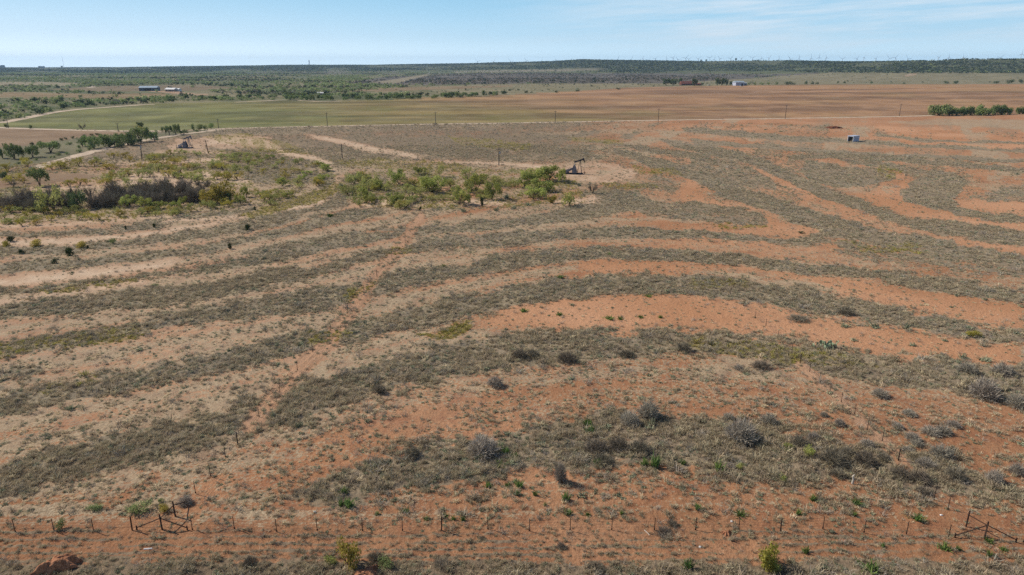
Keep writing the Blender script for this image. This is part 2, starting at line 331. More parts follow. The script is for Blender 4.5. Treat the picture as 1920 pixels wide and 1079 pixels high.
    for p, c in (([(-300,181),(-300,173),(60,174),(180,177),(300,175),(340,180),(240,186),(80,184)], (.24,.165,.085)), ([(-300,155),(80,154),(165,157),(120,162),(-300,159)], (.26,.22,.14)),
                 ([(90,168),(200,162),(330,160),(470,164),(340,171),(180,172)], (.19,.14,.085)), ([(270,171),(330,171.5),(372,177),(420,179),(400,180),(330,176)], (.42,.27,.18)),
                 ([(480,128),(900,139),(800,140),(480,138)], (.15,.135,.10)), ([(700,155),(780,143),(800,140),(800,142),(770,150),(740,158)], (.27,.23,.15)),
                 ([(640,172),(720,165),(960,160),(960,163),(720,172)], (.24,.17,.10)), ([(850,134),(1140,128),(1140,132),(860,139)], (.24,.21,.15)),
                 ([(160,163),(178,160),(176,165),(166,166)], (.45,.38,.30)), ([(1690,143),(1716,137),(1720,140),(1700,144)], (.4,.29,.2)),
                 ([(-300,300),(-300,250),(120,262),(420,240),(380,250),(260,266),(90,304),(-100,318)], (.15,.15,.085)), ([(-300,345),(-300,330),(150,325),(200,330),(90,345),(0,352)], (.24,.15,.095))):
        fc = lerp3(fc, c, pip(p, u, v + n2 * 1.5).astype(float) * .9)
    jn = sst(0, 3, np.interp(u, [0,240,480,720,960,1100,1280,1440,1560,1700,1920], [137,138,134,134,130,135,139,134,136,138,138]) - v - n1 * 4)
    jn = jn * (.3 + .7 * sst(.34, .50, fbm(u / 90, v / 5, 71, 3)))
    fc = lerp3(fc, (.035, .05, .026), jn * .92)
    cr = np.where((fld & ~bfl)[:, None], col, fc)
    cr = np.where(bfl[:, None], np.array((.24, .16, .10)) * (.85 + .5 * st[:, None]), cr)
    farw = np.where(fld | bfl, 1.0, far)
    creek = pip([(-300,318),(-300,250),(120,262),(420,241),(380,250),(260,266),(90,304),(-100,330)], u, v)
    plot = pip([(-300,345),(-300,330),(150,325),(200,330),(90,345),(0,352)], u, v + n2 * 2)
    farw = np.where((v < 215) & ~fld, 1.0, np.where((creek | plot) & ~fld, .85, farw))
    A = np.stack([grass, pale, sand, bare], 1); B = np.stack([brown, np.clip(green, 0, 1), np.clip(yellow, 0, 1), farw], 1)
    return np.clip(A, 0, 1), np.clip(B, 0, 1), cr, dens, u, v

# ---------------------------------------------------------------- mesh helpers
def np_mesh(name, V, Fc, mats=(), smooth=False):
    V = np.asarray(V, np.float32); Fc = np.asarray(Fc, np.int32); m = bpy.data.meshes.new(name)
    k = Fc.shape[1]
    m.vertices.add(len(V)); m.vertices.foreach_set('co', V.ravel())
    m.loops.add(Fc.size); m.loops.foreach_set('vertex_index', Fc.ravel())
    m.polygons.add(len(Fc)); m.polygons.foreach_set('loop_start', np.arange(0, Fc.size, k, dtype=np.int32))
    m.polygons.foreach_set('loop_total', np.full(len(Fc), k, np.int32))
    if smooth: m.polygons.foreach_set('use_smooth', np.ones(len(Fc), bool))
    for a in mats: m.materials.append(a)
    m.update(calc_edges=True); m.validate(); return m
def link(name, mesh, parent=None, loc=None):
    o = bpy.data.objects.new(name, mesh); C.objects.link(o)
    if parent: o.parent = parent
    if loc is not None: o.location = loc
    return o
def tag(o, label=None, cat=None, group=None, kind=None):
    if label: o['label'] = label
    if cat: o['category'] = cat
    if group: o['group'] = group
    if kind: o['kind'] = kind
    return o
def empty(name, loc, rz=0, **k):
    o = bpy.data.objects.new(name, None); C.objects.link(o); o.location = loc; o.rotation_euler = (0, 0, rz); o.empty_display_size = .3
    return tag(o, **k)
class MB:
    def __init__(s): s.v = []; s.f = []
    def add(s, V, Fs):
        n = len(s.v); s.v += [tuple(p) for p in V]; s.f += [tuple(i + n for i in f) for f in Fs]; return s
    def box(s, c, d, rz=0, ry=0):
        q = []
        for x in (-.5, .5):
            for yy in (-.5, .5):
                for z in (-.5, .5):
                    p = Vector((x * d[0], yy * d[1], z * d[2]))
                    if ry: p = Vector((p.x * math.cos(ry) + p.z * math.sin(ry), p.y, -p.x * math.sin(ry) + p.z * math.cos(ry)))
                    if rz: p = Vector((p.x * math.cos(rz) - p.y * math.sin(rz), p.x * math.sin(rz) + p.y * math.cos(rz), p.z))
                    q.append(p + Vector(c))
        return s.add(q, [(0,1,3,2),(4,6,7,5),(0,4,5,1),(2,3,7,6),(0,2,6,4),(1,5,7,3)])
    def tube(s, a, b, r1, r2=None, n=8):
        a, b = Vector(a), Vector(b); r2 = r1 if r2 is None else r2
        q = (b - a).to_track_quat('Z', 'Y'); V = []
        for p, r in ((a, r1), (b, r2)):
            for i in range(n): V.append(p + q @ Vector((r * math.cos(2 * PI * i / n), r * math.sin(2 * PI * i / n), 0)))
        Fs = [(i, (i + 1) % n, n + (i + 1) % n, n + i) for i in range(n)] + [tuple(range(n - 1, -1, -1)), tuple(range(n, 2 * n))]
        return s.add(V, Fs)
    def path(s, pts, r, n=6):
        for i in range(len(pts) - 1):
            ra = r[i] if isinstance(r, (list, tuple)) else r; rb = r[i + 1] if isinstance(r, (list, tuple)) else r
            s.tube(pts[i], pts[i + 1], ra, rb, n)
        return s
    def prism(s, prof, y0, y1):   # profile in xz
        n = len(prof); V = [(x, y0, z) for x, z in prof] + [(x, y1, z) for x, z in prof]
        return s.add(V, [tuple(range(n)), tuple(range(2 * n - 1, n - 1, -1))] + [(i, n + i, n + (i + 1) % n, (i + 1) % n) for i in range(n)])
    def mesh(s, name, mat):
        m = bpy.data.meshes.new(name); m.from_pydata([tuple(p) for p in s.v], [], s.f)
        if mat: m.materials.append(mat)
        m.update(); return m
    def build(s, name, mat, parent=None, loc=None): return link(name, s.mesh(name, mat), parent, loc)

# ---------------------------------------------------------------- materials
class NB:
    def __init__(s, name):
        s.m = bpy.data.materials.new(name); s.m.use_nodes = True; s.t = s.m.node_tree; s.t.nodes.clear()
        s.out = s.n('ShaderNodeOutputMaterial')
    def n(s, t, **k):
        q = s.t.nodes.new(t)
        for a, b in k.items(): setattr(q, a, b)
        return q
    def put(s, sock, val):
        if isinstance(val, bpy.types.NodeSocket): s.t.links.new(val, sock)
        elif isinstance(val, (tuple, list)) and len(val) == 3 and sock.type == 'RGBA': sock.default_value = (*val, 1)
        else: sock.default_value = val
    def math(s, op, a, b=0.0, clamp=False):
        q = s.n('ShaderNodeMath', operation=op, use_clamp=clamp); s.put(q.inputs[0], a); s.put(q.inputs[1], b); return q.outputs[0]
    def mix(s, f, a, b, mode='MIX'):
        q = s.n('ShaderNodeMix', data_type='RGBA', blend_type=mode); s.put(q.inputs[0], f); s.put(q.inputs[6], a); s.put(q.inputs[7], b); return q.outputs[2]
    def rng(s, v, a, b, c=0.0, d=1.0):
        q = s.n('ShaderNodeMapRange', interpolation_type='SMOOTHSTEP'); s.put(q.inputs[0], v)
        for i, x in enumerate((a, b, c, d)): s.put(q.inputs[i + 1], x)
        return q.outputs[0]
    def noise(s, vec, scale, detail=3, rough=.55):
        q = s.n('ShaderNodeTexNoise'); s.put(q.inputs['Vector'], vec); q.inputs['Scale'].default_value = scale
        q.inputs['Detail'].default_value = detail; q.inputs['Roughness'].default_value = rough; return q.outputs[0]
    def obj(s): return s.n('ShaderNodeTexCoord').outputs['Object']
    def attr(s, name, typ='GEOMETRY'): return s.n('ShaderNodeAttribute', attribute_name=name, attribute_type=typ)
    def bsdf(s, col, rough=.85, metal=0.0, normal=None, spec=.25):
        q = s.n('ShaderNodeBsdfPrincipled'); s.put(q.inputs['Base Color'], col); q.inputs['Roughness'].default_value = rough
        q.inputs['Metallic'].default_value = metal; q.inputs['Specular IOR Level'].default_value = spec
        if normal is not None: s.put(q.inputs['Normal'], normal)
        return q.outputs[0]
    def bump(s, h, strength, dist):
        q = s.n('ShaderNodeBump'); s.put(q.inputs['Height'], h); q.inputs['Strength'].default_value = strength; q.inputs['Distance'].default_value = dist; return q.outputs[0]
    def done(s, sh): s.t.links.new(sh, s.out.inputs[0]); return s.m

def simple(name, col, var=.25, scale=3.0, rough=.7, metal=0.0, col2=None):
    b = NB(name); nz = b.noise(b.obj(), scale, 4)
    c2 = col2 or tuple(c * (1 - var) for c in col); c1 = tuple(min(1, c * (1 + var * .5)) for c in col)
    return b.done(b.bsdf(b.mix(b.rng(nz, .35, .65), c2, c1), rough, metal))
def foliage(name, ca, cb, trans=.3, inst=None):
    b = NB(name); t = b.attr('tint').outputs['Fac']
    oi = b.n('ShaderNodeObjectInfo').outputs['Random']
    c = b.mix(t, ca, cb); hsv = b.n('ShaderNodeHueSaturation'); b.put(hsv.inputs['Color'], c)
    b.put(hsv.inputs['Value'], b.rng(oi, 0, 1, .8, 1.2)); b.put(hsv.inputs['Hue'], b.rng(b.math('FRACT', b.math('MULTIPLY', oi, 7.13)), 0, 1, .485, .51))
    d = b.n('ShaderNodeBsdfDiffuse'); b.put(d.inputs[0], hsv.outputs[0]); tr = b.n('ShaderNodeBsdfTranslucent'); b.put(tr.inputs[0], hsv.outputs[0])
    mx = b.n('ShaderNodeMixShader'); mx.inputs[0].default_value = trans; b.t.links.new(d.outputs[0], mx.inputs[1]); b.t.links.new(tr.outputs[0], mx.inputs[2])
    return b.done(mx.outputs[0])

def ground_material():
    b = NB('red_soil_and_grass'); o = b.obj()
    sa = b.attr('cover_a'); sb = b.attr('cover_b'); sc = b.attr('cover_c')
    qa = b.n('ShaderNodeSeparateColor'); b.put(qa.inputs[0], sa.outputs['Color']); qb = b.n('ShaderNodeSeparateColor'); b.put(qb.inputs[0], sb.outputs['Color'])
    grass, pale, sand, bare = qa.outputs[0], qa.outputs[1], qa.outputs[2], sa.outputs['Alpha']
    brown, green, yellow, farw = qb.outputs[0], qb.outputs[1], qb.outputs[2], sb.outputs['Alpha']
    big = b.noise(o, .03, 4, .6); mid = b.noise(o, .35, 4, .6); fine = b.noise(o, 2.2, 4, .65); tuft = b.noise(o, 1.1, 5, .7)
    clod = b.noise(o, 5.0, 3, .6)
    soil = b.mix(b.rng(big, .35, .65), (.33, .160, .080), (.42, .225, .125))
    soil = b.mix(b.math('MULTIPLY', b.rng(mid, .45, .7), b.math('SUBTRACT', 1.0, b.math('MULTIPLY', bare, .7))), soil, (.29, .125, .066))
    soil = b.mix(b.math('MULTIPLY', bare, .75), soil, b.mix(b.rng(big, .35, .65), (.45, .228, .120), (.54, .30, .175)))
    soil = b.mix(b.math('MULTIPLY', brown, .65), soil, (.205, .105, .056))
    soil = b.mix(b.rng(clod, .52, .68, 0, .6), soil, (.20, .085, .045))
    soil = b.mix(b.rng(b.noise(o, 9.0, 3, .6), .54, .72, 0, .5), soil, (.52, .36, .24)); soil = b.mix(b.rng(fine, .52, .7, 0, .4), soil, (.24, .155, .095))
    snd = b.mix(b.rng(mid, .3, .7), (.47, .335, .23), (.57, .44, .32))
    soil = b.mix(b.math('MULTIPLY', sand, .92), soil, snd)
    # straw: dry pale tussocks between the soil
    th = b.math('SUBTRACT', .74, b.math('MULTIPLY', pale, .36))
    tuf2 = b.noise(o, 2.6, 4, .62)
    f1 = b.rng(b.math('SUBTRACT', b.math('ADD', b.math('MULTIPLY', tuft, .35), b.math('MULTIPLY', tuf2, .65)), b.math('ADD', th, -.03)), -.02, .06)
    straw = b.mix(b.rng(clod, .35, .65), (.26, .205, .135), (.47, .39, .27))
    straw = b.mix(b.rng(mid, .4, .7), straw, (.30, .22, .15))
    c = b.mix(b.math('MULTIPLY', f1, .8), soil, straw)
    # grey grass
    th2 = b.math('SUBTRACT', .80, b.math('MULTIPLY', grass, .62))
    f2 = b.rng(b.math('SUBTRACT', b.math('ADD', b.math('MULTIPLY', tuft, .6), b.math('MULTIPLY', mid, .4)), th2), -.07, .10)
    g1 = b.mix(b.rng(b.noise(o, .12, 4, .6), .38, .62), (.225, .19, .14), (.29, .245, .165))
    g1 = b.mix(b.rng(fine, .4, .7), g1, (.17, .14, .10)); g1 = b.mix(b.rng(clod, .55, .75, 0, .5), g1, (.38, .335, .25))
    g1 = b.mix(b.math('MULTIPLY', brown, .6), g1, (.165, .12, .08))
    c = b.mix(b.math('MULTIPLY', f2, .9), c, g1)
    yl = b.mix(b.rng(fine, .4, .65), (.19, .145, .05), (.255, .215, .07))
    c = b.mix(b.math('MULTIPLY', b.rng(b.math('SUBTRACT', tuft, b.math('SUBTRACT', .75, b.math('MULTIPLY', yellow, .5))), -.06, .1), .8), c, yl)
    gr = b.mix(b.rng(fine, .4, .65), (.105, .115, .04), (.18, .18, .06))
    c = b.mix(b.math('MULTIPLY', b.rng(b.math('SUBTRACT', tuft, b.math('SUBTRACT', .75, b.math('MULTIPLY', green, .55))), -.06, .1), .8), c, gr)
    fr = b.mix(b.rng(b.noise(o, .02, 5, .7), .35, .65), b.mix(.5, sc.outputs['Color'], (0, 0, 0)), b.mix(.22, sc.outputs['Color'], (.5, .42, .3)))
    fr = b.mix(.55, fr, sc.outputs['Color'])
    c = b.mix(farw, c, fr)
    hgt = b.math('ADD', b.math('MULTIPLY', tuft, .7), b.math('MULTIPLY', fine, .3))
    nb_ = b.bump(hgt, .75, .30)
    return b.done(b.bsdf(c, .95, 0, nb_, .1))
M = dict(ground=ground_material(),
    road=simple('pale_dirt_road', (.49, .385, .285), .25, .35, .95),
    mesq=foliage('mesquite_leaves', (0.25, 0.275, 0.085), (0.44, 0.44, 0.165), .35),
    yelmes=foliage('yellowing_leaves', (0.3, 0.26, 0.055), (0.46, 0.4, 0.1), .35),
    bright=foliage('bright_green_leaves', (0.23, 0.265, 0.065), (0.43, 0.45, 0.145), .35),
    valley=foliage('valley_tree_leaves', (0.23, 0.29, 0.12), (0.4, 0.45, 0.21), .25), farjun=foliage('far_juniper_leaves', (.045, .065, .035), (.10, .13, .065), .15),
    junip=foliage('juniper_leaves', (0.035, 0.055, 0.022), (0.085, 0.11, 0.04), .1),
    tree=foliage('tree_leaves', (0.15, 0.205, 0.075), (0.29, 0.35, 0.15), .25),
    darktree=foliage('dark_tree_leaves', (0.085, 0.115, 0.055), (0.17, 0.21, 0.095), .2),
    greytw=foliage('grey_twigs', (0.27, 0.24, 0.2), (0.47, 0.425, 0.35), .1),
    browntw=foliage('brown_twigs', (0.135, 0.118, 0.09), (0.28, 0.245, 0.19), .1),
    weed=foliage('weed_leaves', (0.09, 0.16, 0.045), (0.21, 0.29, 0.09), .25),
    greyweed=foliage('grey_green_leaves', (0.21, 0.23, 0.15), (0.38, 0.4, 0.27), .2),
    straw=foliage('dry_grass_blades', (0.5, 0.41, 0.28), (0.8, 0.68, 0.48), .35),
    ggrass=foliage('grey_grass_blades', (0.33, 0.275, 0.185), (0.6, 0.515, 0.36), .3),
    ygrass=foliage('yellow_herb_blades', (0.34, 0.3, 0.09), (0.5, 0.45, 0.16), .35),
    bark=simple('bark', (.09, .07, .055), .3, 8, .9),
    rust=simple('rusty_steel', (.055, .030, .022), .4, 9, .8),
    post=simple('weathered_post', (.075, .052, .04), .4, 9, .85),
    wire=simple('fence_wire', (.16, .12, .10), .2, 4, .6),
    pole=simple('weathered_pole', (.10, .085, .075), .3, 2, .9),
    dirt=None)
b_ = NB('piled_red_dirt'); o_ = b_.obj(); n_ = b_.noise(o_, 2.5, 5, .65)
M['dirt'] = b_.done(b_.bsdf(b_.mix(b_.rng(n_, .35, .65), (.23, .10, .055), (.45, .22, .125)), .95, 0, b_.bump(n_, .8, .15), .1))
M['reddirt'] = simple('dark_red_dirt', (.16, .06, .035), .4, 1.5, .95)

# ---------------------------------------------------------------- the ground: one sheet to the horizon
dep = np.concatenate([np.linspace(88, 58, 18)[:-1], np.linspace(58, 2.0, 640)[:-1], np.linspace(2.0, .12, 130)])
rr = H / np.tan(np.radians(dep)); rr = rr[rr < 14500]
aa = np.concatenate([np.linspace(-180, -56, 32)[:-1], np.linspace(-56, 56, 860), np.linspace(56, 180, 32)[1:]])
NR, NA = len(rr), len(aa)
Rg, Ag = np.meshgrid(rr, np.radians(aa), indexing='ij')
gx = (Rg * np.sin(Ag)).ravel(); gy = (Rg * np.cos(Ag)).ravel()
gz = terrain(gx, gy)
cA, cB, cC, dn, gu, gv = cover(gx, gy, gz)
rg = Rg.ravel(); nearw = sst(230, 120, rg)
lump = fbm(gx / .9, gy / .9, 51, 3) - .42; lump2 = fbm(gx / 3.2, gy / 3.2, 55, 3) - .5
gz = gz + nearw * (np.maximum(lump, 0) * (.12 + .42 * cA[:, 0]) + lump2 * (.18 + .35 * cA[:, 0]))
gz[rg < 20] = 0
idx = np.arange(NR * NA).reshape(NR, NA)
q = np.stack([idx[:-1, :-1], idx[1:, :-1], idx[1:, 1:], idx[:-1, 1:]], -1).reshape(-1, 4)
gm = np_mesh('ground', np.stack([gx, gy, gz], 1), q[:, ::-1], [M['ground']], True)
for nm, arr in (('cover_a', cA), ('cover_b', cB), ('cover_c', np.concatenate([cC, np.ones((len(cC), 1))], 1))):
    a = gm.attributes.new(nm, 'FLOAT_COLOR', 'POINT'); a.data.foreach_set('color', arr.astype(np.float32).ravel())
tag(link('ground', gm), kind='structure')
del cA, cB, cC, dn, gu, gv, q

def ribbon(name, pts, width, mat, z=.03):
    P = [at(u, v) for u, v in pts]; S = []
    for i in range(len(P) - 1):
        n = max(2, int((P[i + 1] - P[i]).length / 6))
        for j in range(n):
            t = j / n; a = P[max(i - 1, 0)]; b = P[i]; c = P[i + 1]; d = P[min(i + 2, len(P) - 1)]
            S.append(.5 * ((2 * b) + (c - a) * t + (2 * a - 5 * b + 4 * c - d) * t * t + (3 * b - a - 3 * c + d) * t ** 3))
    S.append(P[-1]); V = []; rd = random.Random(len(pts))
    for i, p in enumerate(S):
        t = (S[min(i + 1, len(S) - 1)] - S[max(i - 1, 0)]).normalized(); nrm = Vector((-t.y, t.x, 0)); w = width * (1 + rd.uniform(-.13, .13))
        V += [(p.x + nrm.x * w / 2, p.y + nrm.y * w / 2, z), (p.x, p.y, z + .04), (p.x - nrm.x * w / 2, p.y - nrm.y * w / 2, z)]
    Fs = []
    for i in range(len(S) - 1):
        for k in (0, 1): Fs.append((3 * i + k, 3 * i + k + 1, 3 * i + k + 4, 3 * i + k + 3))
    return tag(link(name, np_mesh(name, V, Fs, [mat])), kind='structure')
ribbon('section_road', [(-150,233),(0,239.8),(100,243.2),(220,246),(330,245.6),(405,242),(480,240),(620,237),(820,233),(960,231),(1230,226),(1440,223),(1680,219),(1750,217)], 6.4, M['road'])
ribbon('lease_road', [(62,316),(95,307),(130,297),(180,283.5),(260,266),(330,254),(385,247),(425,241.5)], 6.0, M['road'], .05)
ribbon('field_road', [(0,231),(45,222.3),(100,211.3),(150,205.3),(190,202.3),(240,198.8),(265,197),(290,196.2)], 8, M['road'])
ribbon('creek_road', [(440,192),(500,189.3),(530,187.8),(560,188.5),(600,190.5),(640,190)], 7, M['road'])

# ---------------------------------------------------------------- plant shapes (unit size: radius 1, height 1)
def leafy(g, cen, rad, n, size, up=.3, tri=False):
    """n small leaf faces spread through the lumps given by centres and radii; returns vertices, faces, tint"""
    cen = np.asarray(cen, float); rad = np.asarray(rad, float)
    wv = rad.prod(1) if rad.ndim > 1 else rad ** 2
    k = g.choice(len(cen), n, p=wv / wv.sum())
    d = g.normal(size=(n, 3)); d /= np.linalg.norm(d, axis=1)[:, None]
    r = g.random(n) ** .45
    p = cen[k] + d * r[:, None] * (rad[k] if rad.ndim > 1 else rad[k][:, None])
    p[:, 2] = np.maximum(p[:, 2], .01)
    a = g.normal(size=(n, 3)); a[:, 2] *= .6; a /= np.linalg.norm(a, axis=1)[:, None]
    b = np.cross(a, d + g.normal(size=(n, 3)) * .7 + np.array([0, 0, up])); b /= np.linalg.norm(b, axis=1)[:, None] + 1e-9
    s = size * g.uniform(.6, 1.4, n)[:, None]
    t = np.clip(g.normal(.5, .22, n) + (g.random(len(cen))[k] - .5) * .5, 0, 1)
    if tri:
        V = np.stack([p - a * s, p + a * s, p + b * s * 1.6], 1); return V.reshape(-1, 3), np.arange(3 * n).reshape(-1, 3), np.repeat(t, 3)
    V = np.stack([p - a * s, p + b * s * .55, p + a * s, p - b * s * .55], 1)
    return V.reshape(-1, 3), np.arange(4 * n).reshape(-1, 4), np.repeat(t, 4)
def tinted(name, V, Fs, T, mat):
    m = np_mesh(name, V, Fs, [mat]); a = m.attributes.new('tint', 'FLOAT', 'POINT'); a.data.foreach_set('value', np.asarray(T, np.float32)[:len(V)]); return m
def ribbons(paths, w, g):
    """thin flat strips along polylines: twigs and blades"""
    V = []; Fs = []; T = []
    for P, tt in paths:
        P = np.asarray(P, float); n0 = len(V); side = np.cross(P[-1] - P[0], g.normal(size=3)); side /= np.linalg.norm(side) + 1e-9
        for i, p in enumerate(P):
            ww = w * (1 - .75 * i / (len(P) - 1)); V += [p - side * ww, p + side * ww]; T += [tt, tt]
        Fs += [(n0 + 2 * i, n0 + 2 * i + 1, n0 + 2 * i + 3, n0 + 2 * i + 2) for i in range(len(P) - 1)]
    return np.array(V), np.array(Fs), np.array(T)
def twigs(g, n, w, spread=1.0, h=1.0, fork=3):
    P = []
    for i in range(n):
        a = g.uniform(0, 2 * PI); e = math.asin(g.uniform(.08, 1)) ; L = g.uniform(.75, 1.05)
        tip = np.array([math.cos(a) * math.cos(e) * spread, math.sin(a) * math.cos(e) * spread, math.sin(e) * h]) * L
        b = np.array([math.cos(a), math.sin(a), 0]) * g.uniform(.0, .16); mid = b * .4 + tip * .5 + g.normal(size=3) * .07 + np.array([0, 0, .05])
        t = g.random(); P.append(([b, mid, tip], t))
        for k in range(fork):
            q = mid + (tip - mid) * g.uniform(0, .7); P.append(([q, q + (tip - b) * g.uniform(.15, .3) + g.normal(size=3) * .13], np.clip(t + g.normal() * .2, 0, 1)))
    return ribbons(P, w, g)
def trunkmesh(name, g, stems=3, top=.62, r=.05, spread=.45, mat=None):
    mb = MB()
    for i in range(stems):
        a = g.uniform(0, 2 * PI); s = spread * g.uniform(.5, 1.1)
        p0 = (math.cos(a) * r * .8, math.sin(a) * r * .8, -.03); p1 = (math.cos(a) * s * .35, math.sin(a) * s * .35, top * .45)
        p2 = (math.cos(a + .3) * s, math.sin(a + .3) * s, top * g.uniform(.9, 1.15)); mb.path([p0, p1, p2], [r, r * .72, r * .35], 5)
        for k in range(2):
            b = a + g.uniform(-1.2, 1.2); mb.path([p1, (p1[0] + math.cos(b) * s * .6, p1[1] + math.sin(b) * s * .6, top * g.uniform(.75, 1.2))], [r * .5, r * .2], 4)
    return mb.mesh(name, mat or M['bark'])
def lumps(g, n, rx, z0, z1, rl):
    a = g.uniform(0, 2 * PI, n); rd = rx * np.sqrt(g.random(n)) * .75; z = g.uniform(z0, z1, n)
    return np.stack([np.cos(a) * rd, np.sin(a) * rd, z], 1), np.repeat(rl, n)[:, None] * g.uniform(.7, 1.25, (n, 1)) * np.array([1, 1, .75])
def airy(i, mat, n=620):
    g = np.random.default_rng(100 + i); c, r = lumps(g, 18, 1.15, .30, .88, .26); return tinted('crown', *leafy(g, c, r, int(n * 1.35), .05, .5), mat)
def domed(i, mat, n=700, size=.06):
    g = np.random.default_rng(200 + i); c, r = lumps(g, 9, .8, .18, .70, .38); return tinted('foliage', *leafy(g, c, r, n, size, .3), mat)
def ovoid(i, mat, n=900, size=.06):
    g = np.random.default_rng(300 + i); c, r = lumps(g, 12, .7, .12, .72, .34); c[:, :2] *= (1.12 - .75 * c[:, 2:]); return tinted('foliage', *leafy(g, c, r, n, size, .3), mat)
def leafcrown(i, mat, n=800, size=.065):
    g = np.random.default_rng(400 + i); c, r = lumps(g, 18, 1.1, .30, .84, .29); return tinted('crown', *leafy(g, c, r, int(n * 1.7), size * .95, .3), mat)
def brush(i, mat, n=170, w=.012):
    g = np.random.default_rng(500 + i); return tinted('twigs', *twigs(g, n, w, 1, 1, 4), mat)
def bare_tree(i, mat):
    g = np.random.default_rng(600 + i); P = []
    for k in range(7):
        a = g.uniform(0, 2 * PI); tip = np.array([math.cos(a) * .6, math.sin(a) * .6, g.uniform(.55, .8)])
        for j in range(30):
            q = tip * g.uniform(.4, 1); P.append(([q, q + g.normal(size=3) * .1 + tip * .15, q + g.normal(size=3) * .2 + tip * .3 + np.array([0, 0, .05])], g.random()))
    return tinted('twigs', *ribbons(P, .016, g), mat)
def rosette(i, mat):
    g = np.random.default_rng(700 + i); P = []
    for k in range(60):
        a = g.uniform(0, 2 * PI); o = np.array([g.normal() * .2, g.normal() * .2, 0]); e = g.uniform(.35, 1.4); L = g.uniform(.55, .95)
        d = np.array([math.cos(a) * math.cos(e), math.sin(a) * math.cos(e), math.sin(e) * 1.2]); P.append(([o, o + d * L * .6, o + d * L + np.array([0, 0, -.06])], g.random()))
    return tinted('leaves', *ribbons(P, .06, g), mat)

# ---------------------------------------------------------------- ground plants nobody could count: dry grass tussocks and far scrub
def scatter(name, protos, P, sc, rz, idx, label, tint=None):
    m = bpy.data.meshes.new(name); m.vertices.add(len(P)); m.vertices.foreach_set('co', P.astype(np.float32).ravel())
    for nm, a, ty in (('sc', sc, 'FLOAT'), ('rz', rz, 'FLOAT'), ('pick', idx, 'INT')):
        at_ = m.attributes.new(nm, ty, 'POINT'); at_.data.foreach_set('value', np.asarray(a, np.int32 if ty == 'INT' else np.float32))
    m.update(); o = link(name, m); tag(o, label, None, None, 'stuff')
    col = bpy.data.collections.new(name + ' shapes')
    for k, pm in enumerate(protos): col.objects.link(bpy.data.objects.new('%s_%02d' % (name, k), pm))
    ng = bpy.data.node_groups.new(name, 'GeometryNodeTree')
    ng.interface.new_socket('Geometry', in_out='INPUT', socket_type='NodeSocketGeometry'); ng.interface.new_socket('Geometry', in_out='OUTPUT', socket_type='NodeSocketGeometry')
    N = ng.nodes; L = ng.links; gi = N.new('NodeGroupInput'); go = N.new('NodeGroupOutput'); ip = N.new('GeometryNodeInstanceOnPoints'); ci = N.new('GeometryNodeCollectionInfo')
    ci.inputs['Collection'].default_value = col; ci.inputs['Separate Children'].default_value = True; ci.inputs['Reset Children'].default_value = True
    def na(nm, ty):
        q = N.new('GeometryNodeInputNamedAttribute'); q.data_type = ty; q.inputs['Name'].default_value = nm; return q.outputs[0]
    ce = N.new('ShaderNodeCombineXYZ'); L.new(na('rz', 'FLOAT'), ce.inputs[2])
    L.new(gi.outputs[0], ip.inputs['Points']); L.new(ci.outputs[0], ip.inputs['Instance']); ip.inputs['Pick Instance'].default_value = True
    L.new(na('pick', 'INT'), ip.inputs['Instance Index']); er = N.new('FunctionNodeEulerToRotation'); L.new(ce.outputs[0], er.inputs[0]); L.new(er.outputs[0], ip.inputs['Rotation'])
    L.new(na('sc', 'FLOAT'), ip.inputs['Scale']); L.new(ip.outputs[0], go.inputs[0])
    md = o.modifiers.new('scatter', 'NODES'); md.node_group = ng
    return o
def surf_z(x, y, A):
    nw = sst(230, 120, np.hypot(x, y)); l1 = fbm(x / .9, y / .9, 51, 3) - .42; l2 = fbm(x / 3.2, y / 3.2, 55, 3) - .5
    return terrain(x, y) + nw * (np.maximum(l1, 0) * (.12 + .42 * A[:, 0]) + l2 * (.18 + .35 * A[:, 0]))
def tuft(i, mat, n=26, h=.42, r=.22, w=.02):
    g = np.random.default_rng(800 + i); P = []
    for k in range(n):
        a = g.uniform(0, 2 * PI); b = np.array([g.normal() * r * .45, g.normal() * r * .45, 0]); lean = g.uniform(.1, 1.0)
        d = np.array([math.cos(a) * r * lean, math.sin(a) * r * lean, h * g.uniform(.55, 1.1)]); P.append(([b, b + d * .6, b + d + np.array([math.cos(a), math.sin(a), -.3]) * r * .3], g.random()))
    return tinted('tussock', *ribbons(P, w, g), mat)
tp = [tuft(i, M['ggrass'], 30, .42, .30, .024) for i in range(4)] + [tuft(4 + i, M['straw'], 26, .26, .22, .026) for i in range(3)] + [tuft(8 + i, M['ygrass'], 24, .34, .26, .03) for i in range(2)] \
   + [tuft(11 + i, M['greyweed'], 26, .24, .24, .035) for i in range(2)] + [tuft(14 + i, M['greytw'], 34, .5, .42, .016) for i in range(2)]
zones = [(38, 80, 22.0), (80, 140, 12.0), (140, 220, 5.0), (220, 330, 2.0), (330, 480, .35)]
X = []; Y = []
for r0, r1, dns in zones:
    a1 = R(57 if r1 < 150 else 45); n = int(a1 * (r1 * r1 - r0 * r0) * dns)
    r = np.sqrt(rng.uniform(r0 * r0, r1 * r1, n)); a = rng.uniform(-a1, a1, n); X.append(r * np.sin(a)); Y.append(r * np.cos(a))
X = np.concatenate(X); Y = np.concatenate(Y)
A, B, Cc_, dn, u_, v_ = cover(X, Y, np.zeros(len(X)))
clump = fbm(X / 1.6, Y / 1.6, 61, 3); patch = fbm(X / 14, Y / 14, 65, 3)
pg = A[:, 0] ** 1.15 * (.30 + .8 * sst(.4, .62, clump)); pp_ = A[:, 1] * .31 * sst(.34, .58, clump) * (1 - .5 * A[:, 2]); py = (B[:, 2] + B[:, 1]) * .55
tot = np.clip(pg + pp_ + py + .012, 0, 1) * (B[:, 3] < .4)
